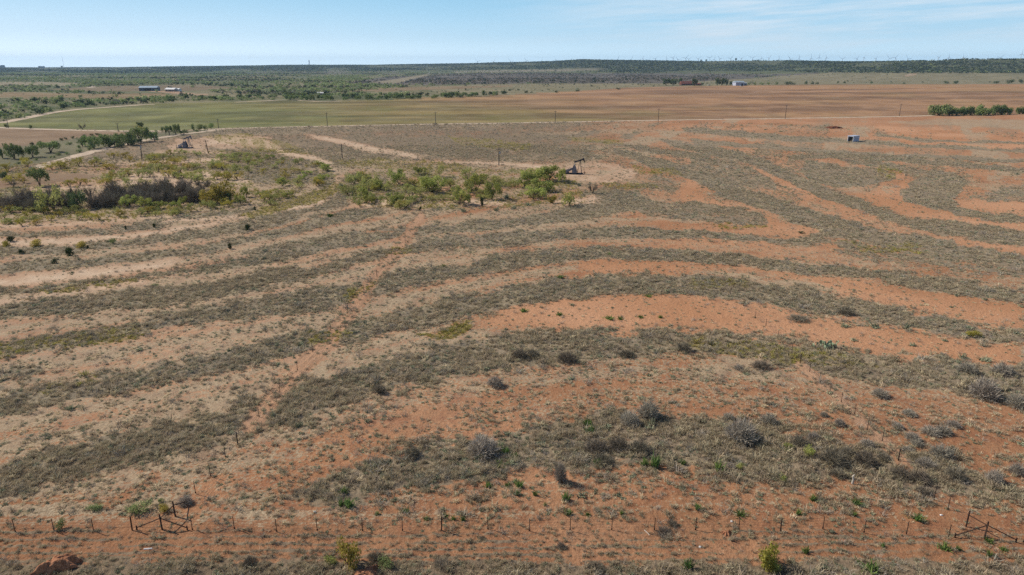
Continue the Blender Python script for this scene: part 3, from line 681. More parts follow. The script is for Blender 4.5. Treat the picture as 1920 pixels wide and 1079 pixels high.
keep = rng.random(len(X)) < tot
X, Y, pg, pp_, py, A, patch = X[keep], Y[keep], pg[keep], pp_[keep], py[keep], A[keep], patch[keep]
s = pg + pp_ + py + .012; q = rng.random(len(X)) * s
kind = np.where(q < pg, 0, np.where(q < pg + pp_, 1, np.where(q < pg + pp_ + py, 2, 3)))
ri = rng.integers(0, 1000, len(X)); pal = rng.random(len(X))
pick = np.where(kind == 0, np.where(pal < .10 + .25 * (patch > .55), 9 + ri % 2 + 2 * (ri % 3 == 0), np.where(pal > .86, 4 + ri % 3, ri % 4)), np.where(kind == 1, np.where(pal > .8, 9 + ri % 2, 4 + ri % 3), np.where(kind == 2, 7 + ri % 2, 9 + ri % 4)))
sc_ = rng.uniform(.45, .95, len(X)) * (1 - .4 * sst(49, 46, Y) * sst(41, 43.5, Y)) * np.where(kind == 1, .9, 1.05) * (1 + .9 * (rng.random(len(X)) < .04)) * (1 + .35 * sst(150, 300, np.hypot(X, Y)) + .45 * sst(330, 480, np.hypot(X, Y)))
scatter('dry_grass', tp, np.stack([X, Y, surf_z(X, Y, A) - .02], 1), sc_, rng.uniform(0, 2 * PI, len(X)), pick, 'dry grey and straw grass tussocks on the red soil')
print('tussocks', len(X))

def farcrown(i, mat, n, size):
    g = np.random.default_rng(900 + i); c, r = lumps(g, 6, .85, .25, .75, .42); return tinted('scrub', *leafy(g, c, r, n, size, .4), mat)
fp = [farcrown(i, M['farjun'], 46, .22) for i in range(3)] + [farcrown(4 + i, M['valley'], 46, .22) for i in range(3)] + [farcrown(8 + i, M['greyweed'], 40, .2) for i in range(2)] \
   + [farcrown(11 + i, M['browntw'], 46, .17) for i in range(2)]
def far_points(n, r0, r1, pw=1.0):
    a = rng.uniform(R(-41), R(41), n); r = (r0 ** pw + (r1 ** pw - r0 ** pw) * rng.random(n)) ** (1 / pw); x, y = r * np.sin(a), r * np.cos(a); z = terrain(x, y); return x, y, z, *project(x, y, z)
def jun_edge(u): return np.interp(u, [0,240,480,720,960,1100,1280,1440,1560,1700,1920], [137,138,134,134,130,135,139,134,136,138,138])
# juniper hills
x, y, z, u, v = far_points(150000, 1700, 6300, 1.6)
nz = fbm(u / 90, v / 5, 71, 3)
k = (v < jun_edge(u) + (nz - .5) * 4) & (rng.random(len(x)) < .06 + 1.3 * sst(.34, .50, nz))
k &= ~pip([(850,134),(1140,128),(1140,132),(860,139)], u, v)
x, y, z = x[k], y[k], z[k]; n = len(x)
scatter('juniper_woods', fp, np.stack([x, y, z - .3], 1), rng.uniform(2.6, 5.2, n), rng.uniform(0, 6.28, n), np.where(rng.random(n) < .8, rng.integers(0, 3, n), rng.integers(3, 8, n)), 'dark juniper woods covering the far hills')
# scrub country of the creek valley, left and centre; bare brush; lone bushes of the grassland
x, y, z, u, v = far_points(90000, 560, 4200, 1.25)
nz = fbm(u / 70, v / 5, 73, 4)
fields = pip([(-300,183),(-300,173),(60,174),(180,177),(300,175),(345,180),(240,187),(80,185)], u, v) | pip([(-300,155),(80,154),(165,157),(120,162),(-300,159)], u, v) | pip([(90,168),(200,162),(330,160),(470,164),(340,173),(180,172)], u, v) | pip([(255,160),(345,160),(420,178),(380,181),(260,175)], u, v)
bare_ = pip([(640,158),(720,145),(900,138),(1250,138),(1440,139),(1560,135),(1400,148),(1250,157),(1000,157),(800,160)], u, v)
grs = pip([(640,174),(800,161),(1000,158),(1240,156),(1420,147),(1560,135),(2300,135),(2300,159),(1170,166),(860,181)], u, v)
trk = pip([(690,156),(780,142),(806,138),(806,143),(770,151),(738,159)], u, v)
fieldm = pip(FIELD, u, v) | pip(FIELD, u, v + 1.5)
pr = np.where(bare_, .75 * sst(.28, .5, nz), np.where(grs, .05 + .25 * sst(.55, .7, nz) * (u < 1400), np.where(u < 800, (.22 + 1.25 * sst(.38, .52, nz)) * (.40 + .9 * sst(.36, .50, fbm(u / 260, v / 3.5, 77, 3))), .3)))
pr = np.where(fields, .03, pr) * (v > jun_edge(u) - 1) * ~fieldm * ~trk * ((v < 200) | (u < 430)) * (v < 232)
pr = np.where((v > 181) & (u > 520) & (u < 800), 0, pr)
k = rng.random(len(x)) < pr; x, y, z, u, v, bare_, grs = (q[k] for q in (x, y, z, u, v, bare_, grs)); n = len(x)
pick = np.where(bare_, np.where(rng.random(n) < .82, 8 + rng.integers(0, 2, n), rng.integers(0, 3, n)), np.where(grs, np.where(rng.random(n) < .3, rng.integers(0, 3, n), 6 + rng.integers(0, 2, n)), np.where(rng.random(n) < .15 + .95 * sst(.40, .52, fbm(u / 240, v / 3, 78, 3)), 3 + rng.integers(0, 3, n), np.where(rng.random(n) < .5, rng.integers(0, 3, n), 6 + rng.integers(0, 4, n)))))
scatter('valley_scrub', fp, np.stack([x, y, z - .25], 1), (1.3 + 3.6 * rng.random(n) ** 2.2) * np.where(grs, .7, 1), rng.uniform(0, 6.28, n), pick, 'mixed green and grey scrub filling the far creek valley')
print('far', n)

# ---------------------------------------------------------------- plants one can count
ORD = ['leftmost', 'second from left', 'third from left', 'fourth from left', 'fifth from left', 'sixth from left', 'seventh from left', 'eighth from left', 'ninth from left', 'tenth from left', 'eleventh from left', 'twelfth from left', 'thirteenth from left', 'fourteenth from left']
NUM = 'zero one two three four five six seven eight nine ten eleven twelve thirteen fourteen fifteen sixteen'.split()
KINDS = {}
def kind_(name, cat, parts): KINDS[name] = (cat, parts)
def variants(f, n, *a, **k): return [f(i, *a, **k) for i in range(n)]
def trunks(n, **k): return [trunkmesh('trunk', np.random.default_rng(50 + i), **k) for i in range(n)]
tr3 = trunks(4, stems=4, top=.55, r=.035, spread=.5); tr1 = trunks(4, stems=3, top=.5, r=.055, spread=.4); st_ = [trunkmesh('stems', np.random.default_rng(70 + i), stems=5, top=.4, r=.03, spread=.5) for i in range(3)]
btr = [trunkmesh('trunk', np.random.default_rng(80 + i), stems=5, top=.62, r=.035, spread=.55, mat=simple('dead_bark%d' % i, (.10, .085, .075), .3, 6)) for i in range(3)]
kind_('mesquite_tree', 'tree', [('crown', variants(airy, 4, M['mesq'])), ('trunk', tr3)])
kind_('yellow_mesquite', 'tree', [('crown', variants(airy, 4, M['yelmes'])), ('trunk', tr3)])
kind_('green_mesquite', 'tree', [('crown', variants(airy, 4, M['bright'], 1250)), ('trunk', tr3)])
kind_('broad_tree', 'tree', [('crown', variants(leafcrown, 4, M['tree'])), ('trunk', tr1)])
kind_('dark_tree', 'tree', [('crown', variants(leafcrown, 3, M['darktree'], 900)), ('trunk', tr1)])
kind_('hedge_tree', 'tree', [('crown', variants(domed, 4, M['tree'], 1500, .07)), ('trunk', tr1)])
kind_('juniper_bush', 'bush', [('foliage', variants(ovoid, 4, M['junip'])), ('stems', st_)])
kind_('leafy_bush', 'bush', [('foliage', variants(domed, 4, M['tree'])), ('stems', st_)])
kind_('dark_bush', 'bush', [('foliage', variants(domed, 3, M['darktree'])), ('stems', st_)])
kind_('yellow_bush', 'bush', [('foliage', variants(domed, 4, M['yelmes'], 1100)), ('stems', st_)])
kind_('green_bush', 'bush', [('foliage', variants(domed, 4, M['bright'], 560)), ('stems', st_)])
kind_('grey_brush', 'bush', [('twigs', variants(brush, 5, M['greytw'], 260, .014))])
kind_('brown_brush', 'bush', [('twigs', variants(brush, 4, M['browntw'], 240))])
kind_('bare_tree', 'tree', [('twigs', variants(bare_tree, 5, M['browntw'])), ('trunk', btr)])
kind_('green_weed', 'plant', [('leaves', variants(rosette, 4, M['weed']))])
kind_('grey_weed', 'plant', [('leaves', variants(rosette, 4, M['greyweed']))])
prd = random.Random(5)
def plant(kind, u, v, wpx, hpx, label, group=None, whole=False):
    if len(label.split()) > 16: print('LONG', label)
    """a plant standing at picture place (u, v), its size read from the photograph there"""
    cat, parts = KINDS[kind]; p = at(u, v); s = ppm(u, v); sx_ = wpx / s / 2; slope = math.atan2(H, p.length)
    if kind == 'green_mesquite': wpx *= 1.15; hpx *= 1.1
    if 'mesquite' in kind or kind in ('broad_tree', 'yellow_bush', 'green_bush'): wpx *= 1.22; hpx *= 1.15
    if kind in ('grey_brush', 'brown_brush') and v > 500: wpx *= 1.04; hpx *= 1.12
    if kind in ('green_weed', 'grey_weed'): wpx *= 1.2; hpx *= 1.2
    if kind == 'hedge_tree': wpx *= 1.3; hpx *= 1.1
    sx_ = wpx / s / 2
    hz = max(hpx / s - .6 * sx_ * math.sin(slope), .35 * sx_) / max(math.cos(slope), .3)
    rz = prd.uniform(0, 2 * PI); nm = kind
    p.z = float(surf_z(np.array([p.x]), np.array([p.y]), np.array([[.4]]))[0]) - .04 if p.length < 230 else 0.0
    if len(parts) == 1 or whole:
        o = link(nm, parts[0][1][prd.randrange(len(parts[0][1]))]); o.location = p; o.rotation_euler = (0, 0, rz); o.scale = (sx_, sx_, hz)
        return tag(o, label, cat, group)
    e = empty(nm, p, rz, label=label, cat=cat, group=group); e.scale = (sx_, sx_, hz)
    for pn, ms in parts: link(pn, ms[prd.randrange(len(ms))], e)
    return e
def row(kind, look, place, group, items, whole=False, extra=None):
    """several like plants of one place: named from left to right"""
    items = sorted(items); n = len(items)
    for i, it in enumerate(items):
        lab = '%s %s' % (look, place)
        if n > 1: lab += ', ' + ('rightmost' if i == n - 1 else ORD[i]) + (' of %s' % NUM[n] if n < len(NUM) else '')
        plant(kind, *it[:4], lab, group if n > 1 else None, whole)
def same(kind, label, group, items, whole=False):
    for it in items: plant(kind, *it, label, group, whole)

def spots(poly, n, seed, gap):
    g = random.Random(seed); xs = [p[0] for p in poly]; ys = [p[1] for p in poly]; out = []
    for _ in range(n * 60):
        if len(out) >= n: break
        a, b = g.uniform(min(xs), max(xs)), g.uniform(min(ys), max(ys))
        if pip(poly, np.array([a]), np.array([b]))[0] and all(abs(a - c) / 2.2 + abs(b - d) > gap for c, d in out): out.append((a, b))
    return sorted(out, key=lambda q: q[1])
# foreground brush
G = 'grey leafless brush in the foreground'
plant('grey_brush', 1216, 783, 46, 34, 'tall grey leafless brush casting a black shadow, topmost of the foreground scrub')
plant('grey_brush', 1180, 796, 40, 28, 'grey leafless brush just left of the tall black shadowed brush')
plant('grey_weed', 1222, 798, 24, 16, 'small grey green tuft below the tall black shadowed brush')
plant('grey_brush', 928, 724, 34, 18, 'lone round grey brush on the red tussocky slope left of centre')
plant('grey_brush', 1440, 794, 34, 22, 'round grey brush with dark shadow above the biggest foreground brush')
plant('grey_brush', 1366, 786, 24, 13, 'low flat grey brush just above and left of the biggest foreground brush')
plant('grey_brush', 1390, 826, 62, 42, 'biggest grey green brush mound of the foreground scrub')
plant('green_bush', 1414, 828, 22, 16, 'dark green bush leaning on the right foot of the biggest brush mound')
plant('grey_brush', 905, 852, 62, 38, 'broad grey violet brush at the upper left of the foreground scrub')
plant('brown_brush', 774, 856, 30, 20, 'small dark brush at the left tip of the foreground scrub')
plant('grey_brush', 1050, 904, 26, 36, 'upright pale grey brush alone below the foreground scrub')
plant('grey_brush', 1650, 744, 34, 18, 'round grey brush right of the diagonal fence on bare red soil')
plant('brown_brush', 1427, 690, 40, 16, 'flat dark brush at the lower edge of the grass band, left of the diagonal fence')
plant('grey_brush', 1385, 693, 20, 11, 'tiny grey brush left of the flat dark brush')
row('brown_brush', 'dark brush', 'in the long grey central grass band', 'dark brush in the grey grass band', [(975,673,36,20),(1000,670,26,16),(1063,679,40,22),(1175,669,34,16),(1282,659,34,18)])
plant('brown_brush', 712, 738, 28, 18, 'dark brush in the grey grass band beside the left vehicle track')
row('brown_brush', 'wide dark brush', 'in the middle foreground scrub', 'wide brush in the middle scrub', [(1120,846,56,26),(1160,842,44,24),(1200,848,46,24),(1130,868,40,18)])
row('brown_brush', 'dark bushy brush', 'at the right foreground scrub end', 'brush at the right end of the scrub', [(1562,868,58,32),(1622,868,46,28),(1590,855,34,20),(1570,892,34,16),(1500,835,40,22)])
row('grey_brush', 'small grey brush', 'left of the diagonal fence', 'small brush left of the diagonal fence', [(1525,825,28,16),(1545,780,18,10),(1574,798,22,12),(1626,835,30,14)])
row('grey_brush', 'grey brush mound', 'right of the diagonal fence', 'grey brush right of the diagonal fence', [(1705,779,28,14),(1745,815,38,18),(1768,814,34,18),(1711,828,30,18),(1683,804,24,12),(1718,836,24,14),(1765,856,46,26),(1735,876,40,20),(1788,800,30,14),(1702,850,26,14)])
row('brown_brush', 'flat brown brush', 'right of the lower diagonal fence', 'brown brush by the lower diagonal fence', [(1690,895,52,22),(1725,903,40,20),(1790,897,40,26),(1655,860,26,14),(1730,925,30,14)])
row('grey_brush', 'grey brush', 'at the right edge of the picture', 'brush at the right edge', [(1863,903,34,26),(1906,888,30,22),(1845,745,60,40),(1880,702,44,22),(1905,765,40,28),(1812,700,40,20)])
row('brown_brush', 'dark brush', 'in the dark grass at the bottom', 'dark brush at the bottom edge', [(470,1062,30,22),(830,1062,40,14),(1245,1000,40,12),(705,1050,36,16),(1120,1068,40,16),(905,1012,14,8),(1052,1028,18,12),(1260,985,24,14)])
# foreground green plants
plant('yellow_bush', 655, 1062, 44, 56, 'yellow green leafy shrub at the bottom of the picture, left of centre', None)
plant('green_bush', 622, 1056, 26, 18, 'low pale green bush at the left foot of the yellow green bottom shrub')
plant('leafy_bush', 725, 1062, 44, 24, 'dark grey green bush right of the yellow green bottom shrub')
plant('yellow_bush', 1438, 1062, 54, 54, 'big yellow green shrub in the bottom right with a black shadow')
plant('green_bush', 1452, 1068, 26, 24, 'bright green lower bush at the foot of the big yellow green shrub')
row('leafy_bush', 'dark green bush', 'beside the left corner of the fence', 'green bushes left of the fence corner', [(262,958,50,26),(178,957,34,16),(302,942,14,12)])
plant('leafy_bush', 116, 992, 28, 22, 'pale green bush on the bottom fence line left of its left corner')
plant('yellow_bush', 310, 958, 24, 16, 'yellowish bush behind the left fence corner brace')
plant('grey_brush', 348, 944, 30, 18, 'grey brush behind the far short post of the left corner brace')
row('green_weed', 'bright green weed', 'inside the foreground scrub', 'green weeds in the foreground scrub', [(1101,797,20,16),(1107,813,24,20),(947,851,24,16),(963,860,20,14),(937,875,34,13),(1209,874,18,18),(1228,876,26,26),(1120,872,18,13),(1348,884,26,22),(1280,870,14,12),(1476,850,14,12)])
row('green_bush', 'round green bush', 'in brown scrub beside the diagonal fence', 'green bushes in the right scrub', [(1514,856,26,24),(1467,902,22,14),(1385,880,20,14),(1478,840,20,14)])
row('green_weed', 'dark green weed', 'just below the foreground scrub', 'weeds below the foreground scrub', [(915,914,18,12),(952,912,14,10),(972,912,20,16),(1061,938,20,20),(970,928,18,10),(1003,930,14,10),(1022,948,10,8),(1065,964,22,12)])
row('green_weed', 'green weed', 'above the right bottom fence', 'weeds above the right bottom fence', [(1524,940,20,13),(1605,946,22,14),(1600,968,16,10),(1308,955,22,12),(1388,966,34,14),(1497,965,18,11),(1720,976,28,16),(1166,965,12,8),(1102,966,16,8),(1345,880,14,10)])
row('green_weed', 'green weed', 'below the right bottom fence', 'weeds below the right bottom fence', [(1771,1032,28,18),(1797,1032,13,11),(1856,1045,20,14),(1510,1037,18,16),(1632,1072,52,24),(1291,1068,26,22),(1655,1025,14,10),(1855,1018,20,12),(1880,1034,20,10)])
row('green_weed', 'grey green weed', 'above the left bottom fence', 'weeds above the left bottom fence', [(645,926,20,16),(655,950,28,20),(640,948,16,16),(708,965,12,8),(850,975,14,9),(868,976,14,9),(835,968,16,9),(800,975,16,9),(760,960,18,10)])
row('grey_weed', 'dark grey green weed clump', 'beside the left vehicle track', 'weed clumps by the left track', [(132,768,28,12),(512,783,14,12),(547,778,18,12),(430,660,12,8),(560,800,20,12),(455,760,14,8)])
row('green_weed', 'small green tuft', 'on the central orange strip', 'tufts on the orange strip', [(982,584,22,9),(1142,599,22,8),(1163,599,14,8),(1201,596,18,6),(1238,597,12,7),(1049,592,16,8),(1215,556,16,6)])
row('grey_weed', 'grey green tuft', 'right of the prickly pear', 'tufts right of the prickly pear', [(1585,613,24,10),(1640,614,26,9),(1700,618,18,13),(1806,672,22,10),(1846,677,34,9),(1711,649,18,8),(1770,640,12,6)])
plant('yellow_bush', 1823, 630, 30, 14, 'yellow flowering bush in the grey grass band at the right')
plant('brown_brush', 1497, 600, 46, 12, 'dead brown low brush lying on the orange strip above the prickly pear')
plant('brown_brush', 1585, 590, 34, 16, 'dark brush at the lower edge of the grass band above the prickly pear')
row('green_weed', 'green tuft in the grass', 'among the middle bands', 'tufts among the middle bands', [(832,502,12,8),(290,536,16,5),(620,407,16,7),(1143,479,10,6),(1050,521,18,8)])
plant('dark_bush', 1502, 438, 15, 7, 'small dark bush alone on the orange wedge right of centre')
# junipers of the left plain
plant('juniper_bush', 464, 432, 19, 17, 'dark green juniper standing alone in the grey band below the left thicket', 'junipers on the left plain')
plant('juniper_bush', 132, 479, 30, 20, 'biggest round dark juniper on the left plain', 'junipers on the left plain')
plant('juniper_bush', 430, 467, 16, 12, 'dark juniper in the band below the lone juniper', 'junipers on the left plain')
plant('juniper_bush', 102, 495, 16, 14, 'small dark juniper below the biggest round juniper', 'junipers on the left plain')
plant('juniper_bush', 41, 476, 15, 13, 'small dark juniper left of the biggest round juniper', 'junipers on the left plain')
plant('leafy_bush', 213, 457, 18, 14, 'loose grey green bush right of the biggest round juniper', 'junipers on the left plain')
plant('juniper_bush', 165, 467, 8, 10, 'tiny upright dark juniper just right of the biggest round juniper', 'junipers on the left plain')
plant('juniper_bush', 20, 453, 26, 16, 'dark juniper at the left edge with yellow growth beside it', 'junipers on the left plain')
row('juniper_bush', 'small dark juniper', 'on the upper edge of the left bands', 'junipers on the left plain', [(235,431,10,9),(290,427,11,11),(478,395,10,9)])
plant('yellow_bush', 67, 463, 30, 13, 'yellow bush above the small left junipers', None)
plant('yellow_bush', 152, 466, 26, 13, 'yellow bush behind the biggest round juniper', None)
plant('yellow_bush', 12, 462, 20, 12, 'yellow bush at the left edge below the juniper', None)
plant('juniper_bush', 903, 388, 15, 20, 'upright black green juniper at the foot of the central mesquites')
plant('juniper_bush', 788, 395, 10, 10, 'tiny round juniper on the sand left of the central mesquites')
plant('dark_bush', 620, 407, 18, 8, 'low dark bush in the grey band below the sand road bend')
# central mesquites
row('green_mesquite', 'green mesquite', 'left of the near pumpjack', 'mesquites of the central clump', [(712,356,24,16),(748,346,30,24),(810,360,42,28),(862,384,30,30),(893,358,34,30),(922,374,28,28),(735,384,34,20),(683,374,24,20),(692,382,20,14),(787,328,20,14)])
row('mesquite_tree', 'pale airy mesquite', 'left of the near pumpjack', 'mesquites of the central clump', [(697,352,34,22),(760,392,34,18),(770,372,44,24),(825,332,16,20),(876,336,20,22),(664,345,30,22),(845,352,22,16),(880,366,30,24),(905,345,24,18),(652,366,26,18)])
row('yellow_mesquite', 'yellowing mesquite', 'left of the near pumpjack', 'mesquites of the central clump', [(682,338,22,18),(778,350,20,15),(845,350,16,12),(706,358,20,14),(750,392,22,16)])
row('green_mesquite', 'bushy green mesquite', 'in front of the near pumpjack', 'mesquites before the near pumpjack', [(1000,343,40,24),(1028,340,46,24),(985,352,36,24),(1052,344,18,22),(1015,358,36,20),(1000,372,40,20)])
plant('green_bush', 1066, 387, 32, 28, 'bright green rounded bush right of the mesquites and below the near pumpjack')
plant('yellow_bush', 1034, 381, 20, 14, 'yellow green bush just left of the bright green rounded bush')
plant('bare_tree', 1111, 364, 24, 22, 'thin grey sparse tree alone right of the near mesquites')
row('grey_weed', 'small green shrub', 'around the central clump', 'shrubs around the central clump', [(728,368,14,9),(990,386,12,8),(950,372,14,9),(1085,349,10,7),(640,350,12,8),(965,392,12,7),(870,398,14,8),(930,396,12,7)])
same('mesquite_tree', 'low olive mesquite growth filling in between the central mesquites', 'low growth of the central clump', [(a, b, prd.uniform(20, 34), prd.uniform(10, 15)) for a, b in spots([(690,352),(780,338),(900,342),(1000,338),(1050,352),(1000,378),(900,384),(770,392),(690,380)], 34, 31, 4.2)])
same('mesquite_tree', 'sparse grey green mesquite among the grey grass right of the sand road bend', 'sparse mesquites right of the bend', [(prd.uniform(642,690), prd.uniform(338,392), prd.uniform(16,26), prd.uniform(10,16)) for _ in range(14)])
# left sandy flat
flat = [(160,300),(330,287),(400,284),(470,295),(480,330),(440,352),(380,345),(250,350),(170,348),(215,330)]
g_ = random.Random(9)
for i, (a, b) in enumerate(spots(flat, 74, 21, 3.6)):
    k = g_.choice(['mesquite_tree', 'mesquite_tree', 'yellow_mesquite']); s_ = .75 + (b - 280) / 110
    plant(k, a, b, g_.uniform(14, 23) * s_, g_.uniform(8, 13) * s_, 'feathery yellow green mesquite on the pale sandy flat at the left' if k[0] == 'm' else 'yellowing mesquite on the pale sandy flat at the left', 'mesquites on the left sandy flat')
loop_ = [(430,288),(500,292),(600,304),(622,330),(590,362),(500,392),(470,382),(520,350),(480,318)]
for i, (a, b) in enumerate(spots(loop_, 44, 22, 3.4)):
    k = g_.choice(['mesquite_tree', 'mesquite_tree', 'yellow_mesquite', 'green_mesquite']); s_ = .8 + (b - 280) / 120
    plant(k, a, b, g_.uniform(11, 19) * s_, g_.uniform(6, 10) * s_, 'low green mesquite inside the loop of the sand road', 'mesquites inside the sand road loop')
below = [(0,392),(120,400),(300,392),(430,378),(470,392),(380,402),(250,412),(100,424),(0,430)]
for i, (a, b) in enumerate(spots(below, 42, 23, 4.0)):
    k = g_.choice(['mesquite_tree', 'mesquite_tree', 'yellow_mesquite']); plant(k, a, b, g_.uniform(14, 25), g_.uniform(9, 15), 'pale mesquite on the sand just below the left thicket', 'mesquites below the left thicket')
nw = [(0,318),(60,312),(150,316),(230,322),(170,336),(90,346),(0,352)]
same('yellow_mesquite', 'yellow green mesquite beside the lower end of the lease road', 'mesquites by the lower lease road', [(15,322,26,16),(52,313,24,16),(8,333,18,14),(60,328,22,13),(115,316,24,12),(30,338,26,12),(98,318,26,12),(122,314,24,13),(148,312,20,16),(20,345,24,12),(178,312,18,12),(45,344,20,12),(205,318,18,10),(235,297,26,10),(150,348,26,14),(130,350,24,12)])
plant('broad_tree', 75, 349, 32, 34, 'round mid green tree standing above the left thicket')
plant('dark_tree', 8, 337, 15, 15, 'small dark green tree at the left edge above the thicket')
plant('dark_tree', 145, 393, 36, 36, 'nearly black evergreen tree in the left thicket')
plant('mesquite_tree', 102, 396, 46, 44, 'large pale green tree left of the black evergreen in the thicket')
plant('leafy_bush', 76, 398, 30, 26, 'rounded pale green bush at the left front of the thicket')
plant('yellow_bush', 420, 378, 48, 42, 'large yellow green bush at the right end of the thicket')
plant('yellow_bush', 396, 382, 36, 30, 'lower yellow green bush at the right end of the thicket')
plant('dark_bush', 430, 378, 26, 24, 'dark green bush under the large yellow green bush of the thicket')
plant('bare_tree', 26, 352, 18, 16, 'dark leafless tree on the brown plot at the left edge')
th = [(0,376),(60,374),(170,372),(260,358),(360,350),(392,358),(390,382),(300,388),(170,390),(60,398),(0,402)]
for i, (a, b) in enumerate(spots(th, 92, 24, 3.3)):
    plant('bare_tree' if g_.random() < .62 else 'brown_brush', a, b, g_.uniform(26, 42), g_.uniform(17, 29), 'leafless grey brown tree packed in the dark thicket at the left', 'bare trees of the left thicket')
row('green_mesquite', 'small green mesquite', 'in front of the dark thicket', 'green mesquites before the thicket', [(245,388,24,18),(272,392,22,20),(345,384,14,14),(330,390,18,12),(450,384,16,16),(462,370,16,16),(300,392,20,14)])
# creek and road trees, upper left
plant('dark_bush', 12, 239.5, 13, 10, 'dark bush on the far road at the left edge')
plant('dark_bush', 58, 241.5, 11, 9, 'dark rounded bush on the far road, second from the left edge')
plant('bare_tree', 155, 243.5, 16, 12, 'ragged dark bush on the far road, right of the two rounded ones')
row('broad_tree', 'green tree', 'on the creek at the left edge', 'trees of the left creek', [(5,297,16,20),(27,298,26,26),(43,296,16,22),(62,295,22,20)])
plant('broad_tree', 95, 286, 34, 21, 'wide flat crowned tree alone in the creek meadow')
row('broad_tree', 'green tree', 'in the row left of the lease road', 'trees along the lease road', [(155,275,20,18),(176,279,28,22),(195,276,22,20),(215,275,24,18),(240,273,28,22),(225,268,20,16),(200,268,20,16)])
row('dark_tree', 'low dark tree standing for shade', 'at the lease road edge', 'dark trees for shade by the lease road', [(205,277,22,12),(223,277,22,9),(246,272,24,9),(258,269,18,9)])  # dark low crowns put the shade under the tree row into leaf colour
plant('broad_tree', 263, 266, 30, 26, 'taller tree behind the pole with the transformer')
plant('yellow_mesquite', 262, 249, 16, 12, 'yellow green tree below the dark crowned tree of the far road')
plant('dark_tree', 264, 241, 14, 12, 'dark crowned tree beside the far road behind the creek row')
row('broad_tree', 'slim green tree', 'between the lease road and the far road', 'trees between the two roads', [(291,266,15,18),(311,254,12,16),(318,253,11,17),(330,253,14,19),(345,252,15,8),(283,262,12,10)])
row('leafy_bush', 'green bushy tree', 'near the meeting of the two roads', 'trees at the road meeting', [(362,245,13,16),(375,246,16,15),(385,244,12,12),(396,242,16,13),(369,248,10,6)])
row('dark_bush', 'dark hedge bush', 'on the brown field edge', 'hedge bushes above the creek', [(115,264,10,6),(124,262,10,5),(136,260,10,5),(60,272,12,7),(75,270,12,7),(172,255,10,5),(182,254,10,5),(158,258,12,7)])
row('leafy_bush', 'low grey green bush', 'in the creek meadow', 'bushes of the creek meadow', [(110,292,14,7),(126,290,12,6),(150,286,18,8),(168,282,14,8),(95,297,8,5),(102,296,8,5),(35,308,12,6),(68,301,12,6),(130,272,16,7),(148,278,14,8)])
# row on the right beside the section road
row('hedge_tree', 'round green tree', 'in the row by the far road', 'tree row at the right of the far road', [(1760,217,32,22),(1780,216.6,22,17),(1793,216.6,18,14),(1808,216.6,18,16),(1819,216.6,16,18),(1838,216.4,28,21),(1853,216,12,13),(1866,215.6,16,19),(1877,215.4,18,18),(1889,215,15,14),(1911,214,15,15),(1921,214,12,13)])
# far field edge
row('dark_bush', 'dark bush', 'on the field edge beyond the white barn', 'bushes on the far field edge', [(1480,159.4,24,8),(1511,158.6,11,8),(1523,158.6,11,6),(1532,158.8,8,6),(1571,157,7,5),(1583,156.6,9,5),(1634,157.2,8,6),(1695,157.8,7,4),(1774,158,11,7),(1791,158,15,7),(1867,157.5,14,6),(1892,157.5,20,9),(1914,156.5,14,8)], True)
row('dark_bush', 'dark low bush', 'on the field edge before the farmhouse', 'bushes left of the farmhouse', [(1043,174.5,10,6),(1083,172.5,12,5),(1160,168.5,13,4),(1225,163,6,3)], True)
row('dark_tree', 'dark tree', 'around the red roofed farmhouse', 'trees of the farmhouse', [(1248,160.5,16,13),(1262,160.5,17,12),(1273,158,14,12),(1302,161.5,13,14),(1316,160.5,7,5),(1258,158,12,10)])
row('dark_tree', 'dark green tree', 'left of the white barn', 'trees of the white barn', [(1345,160.5,11,14),(1353,160.5,12,13),(1362,160.5,9,12),(1370,160.5,6,8),(1357,157,8,10)])
row('leafy_bush', 'small green tree', 'right of the white barn', 'trees right of the white barn', [(1404,160,8,6),(1415,160,9,7),(1428,160,10,6),(1440,160,8,7),(1456,160,8,7)], True)
base = [(535,189),(600,190.5),(660,190),(720,188.5),(800,187.5),(870,183.5),(950,180)]
for i in range(74):
    a = g_.uniform(536, 948); b = np.interp(a, [p[0] for p in base], [p[1] for p in base]) - g_.uniform(.5, 6) * (1 if a < 760 else .6)
    plant(g_.choice(['broad_tree', 'broad_tree', 'leafy_bush', 'dark_tree']), a, float(b), g_.uniform(9, 16), g_.uniform(6, 10), 'green tree in the wooded strip behind the green field', 'trees of the strip behind the green field', True)
for i in range(40):
    a = g_.uniform(60, 520); b = np.interp(a, [40,100,150,240,400,520], [220,207,202,196,189.5,187.5]) - g_.uniform(1, 6.5)
    plant(g_.choice(['broad_tree', 'leafy_bush', 'dark_tree']), a, float(b), g_.uniform(9, 15), g_.uniform(5, 8), 'dark green tree behind the pale field road at the left', 'trees behind the left field road', True)

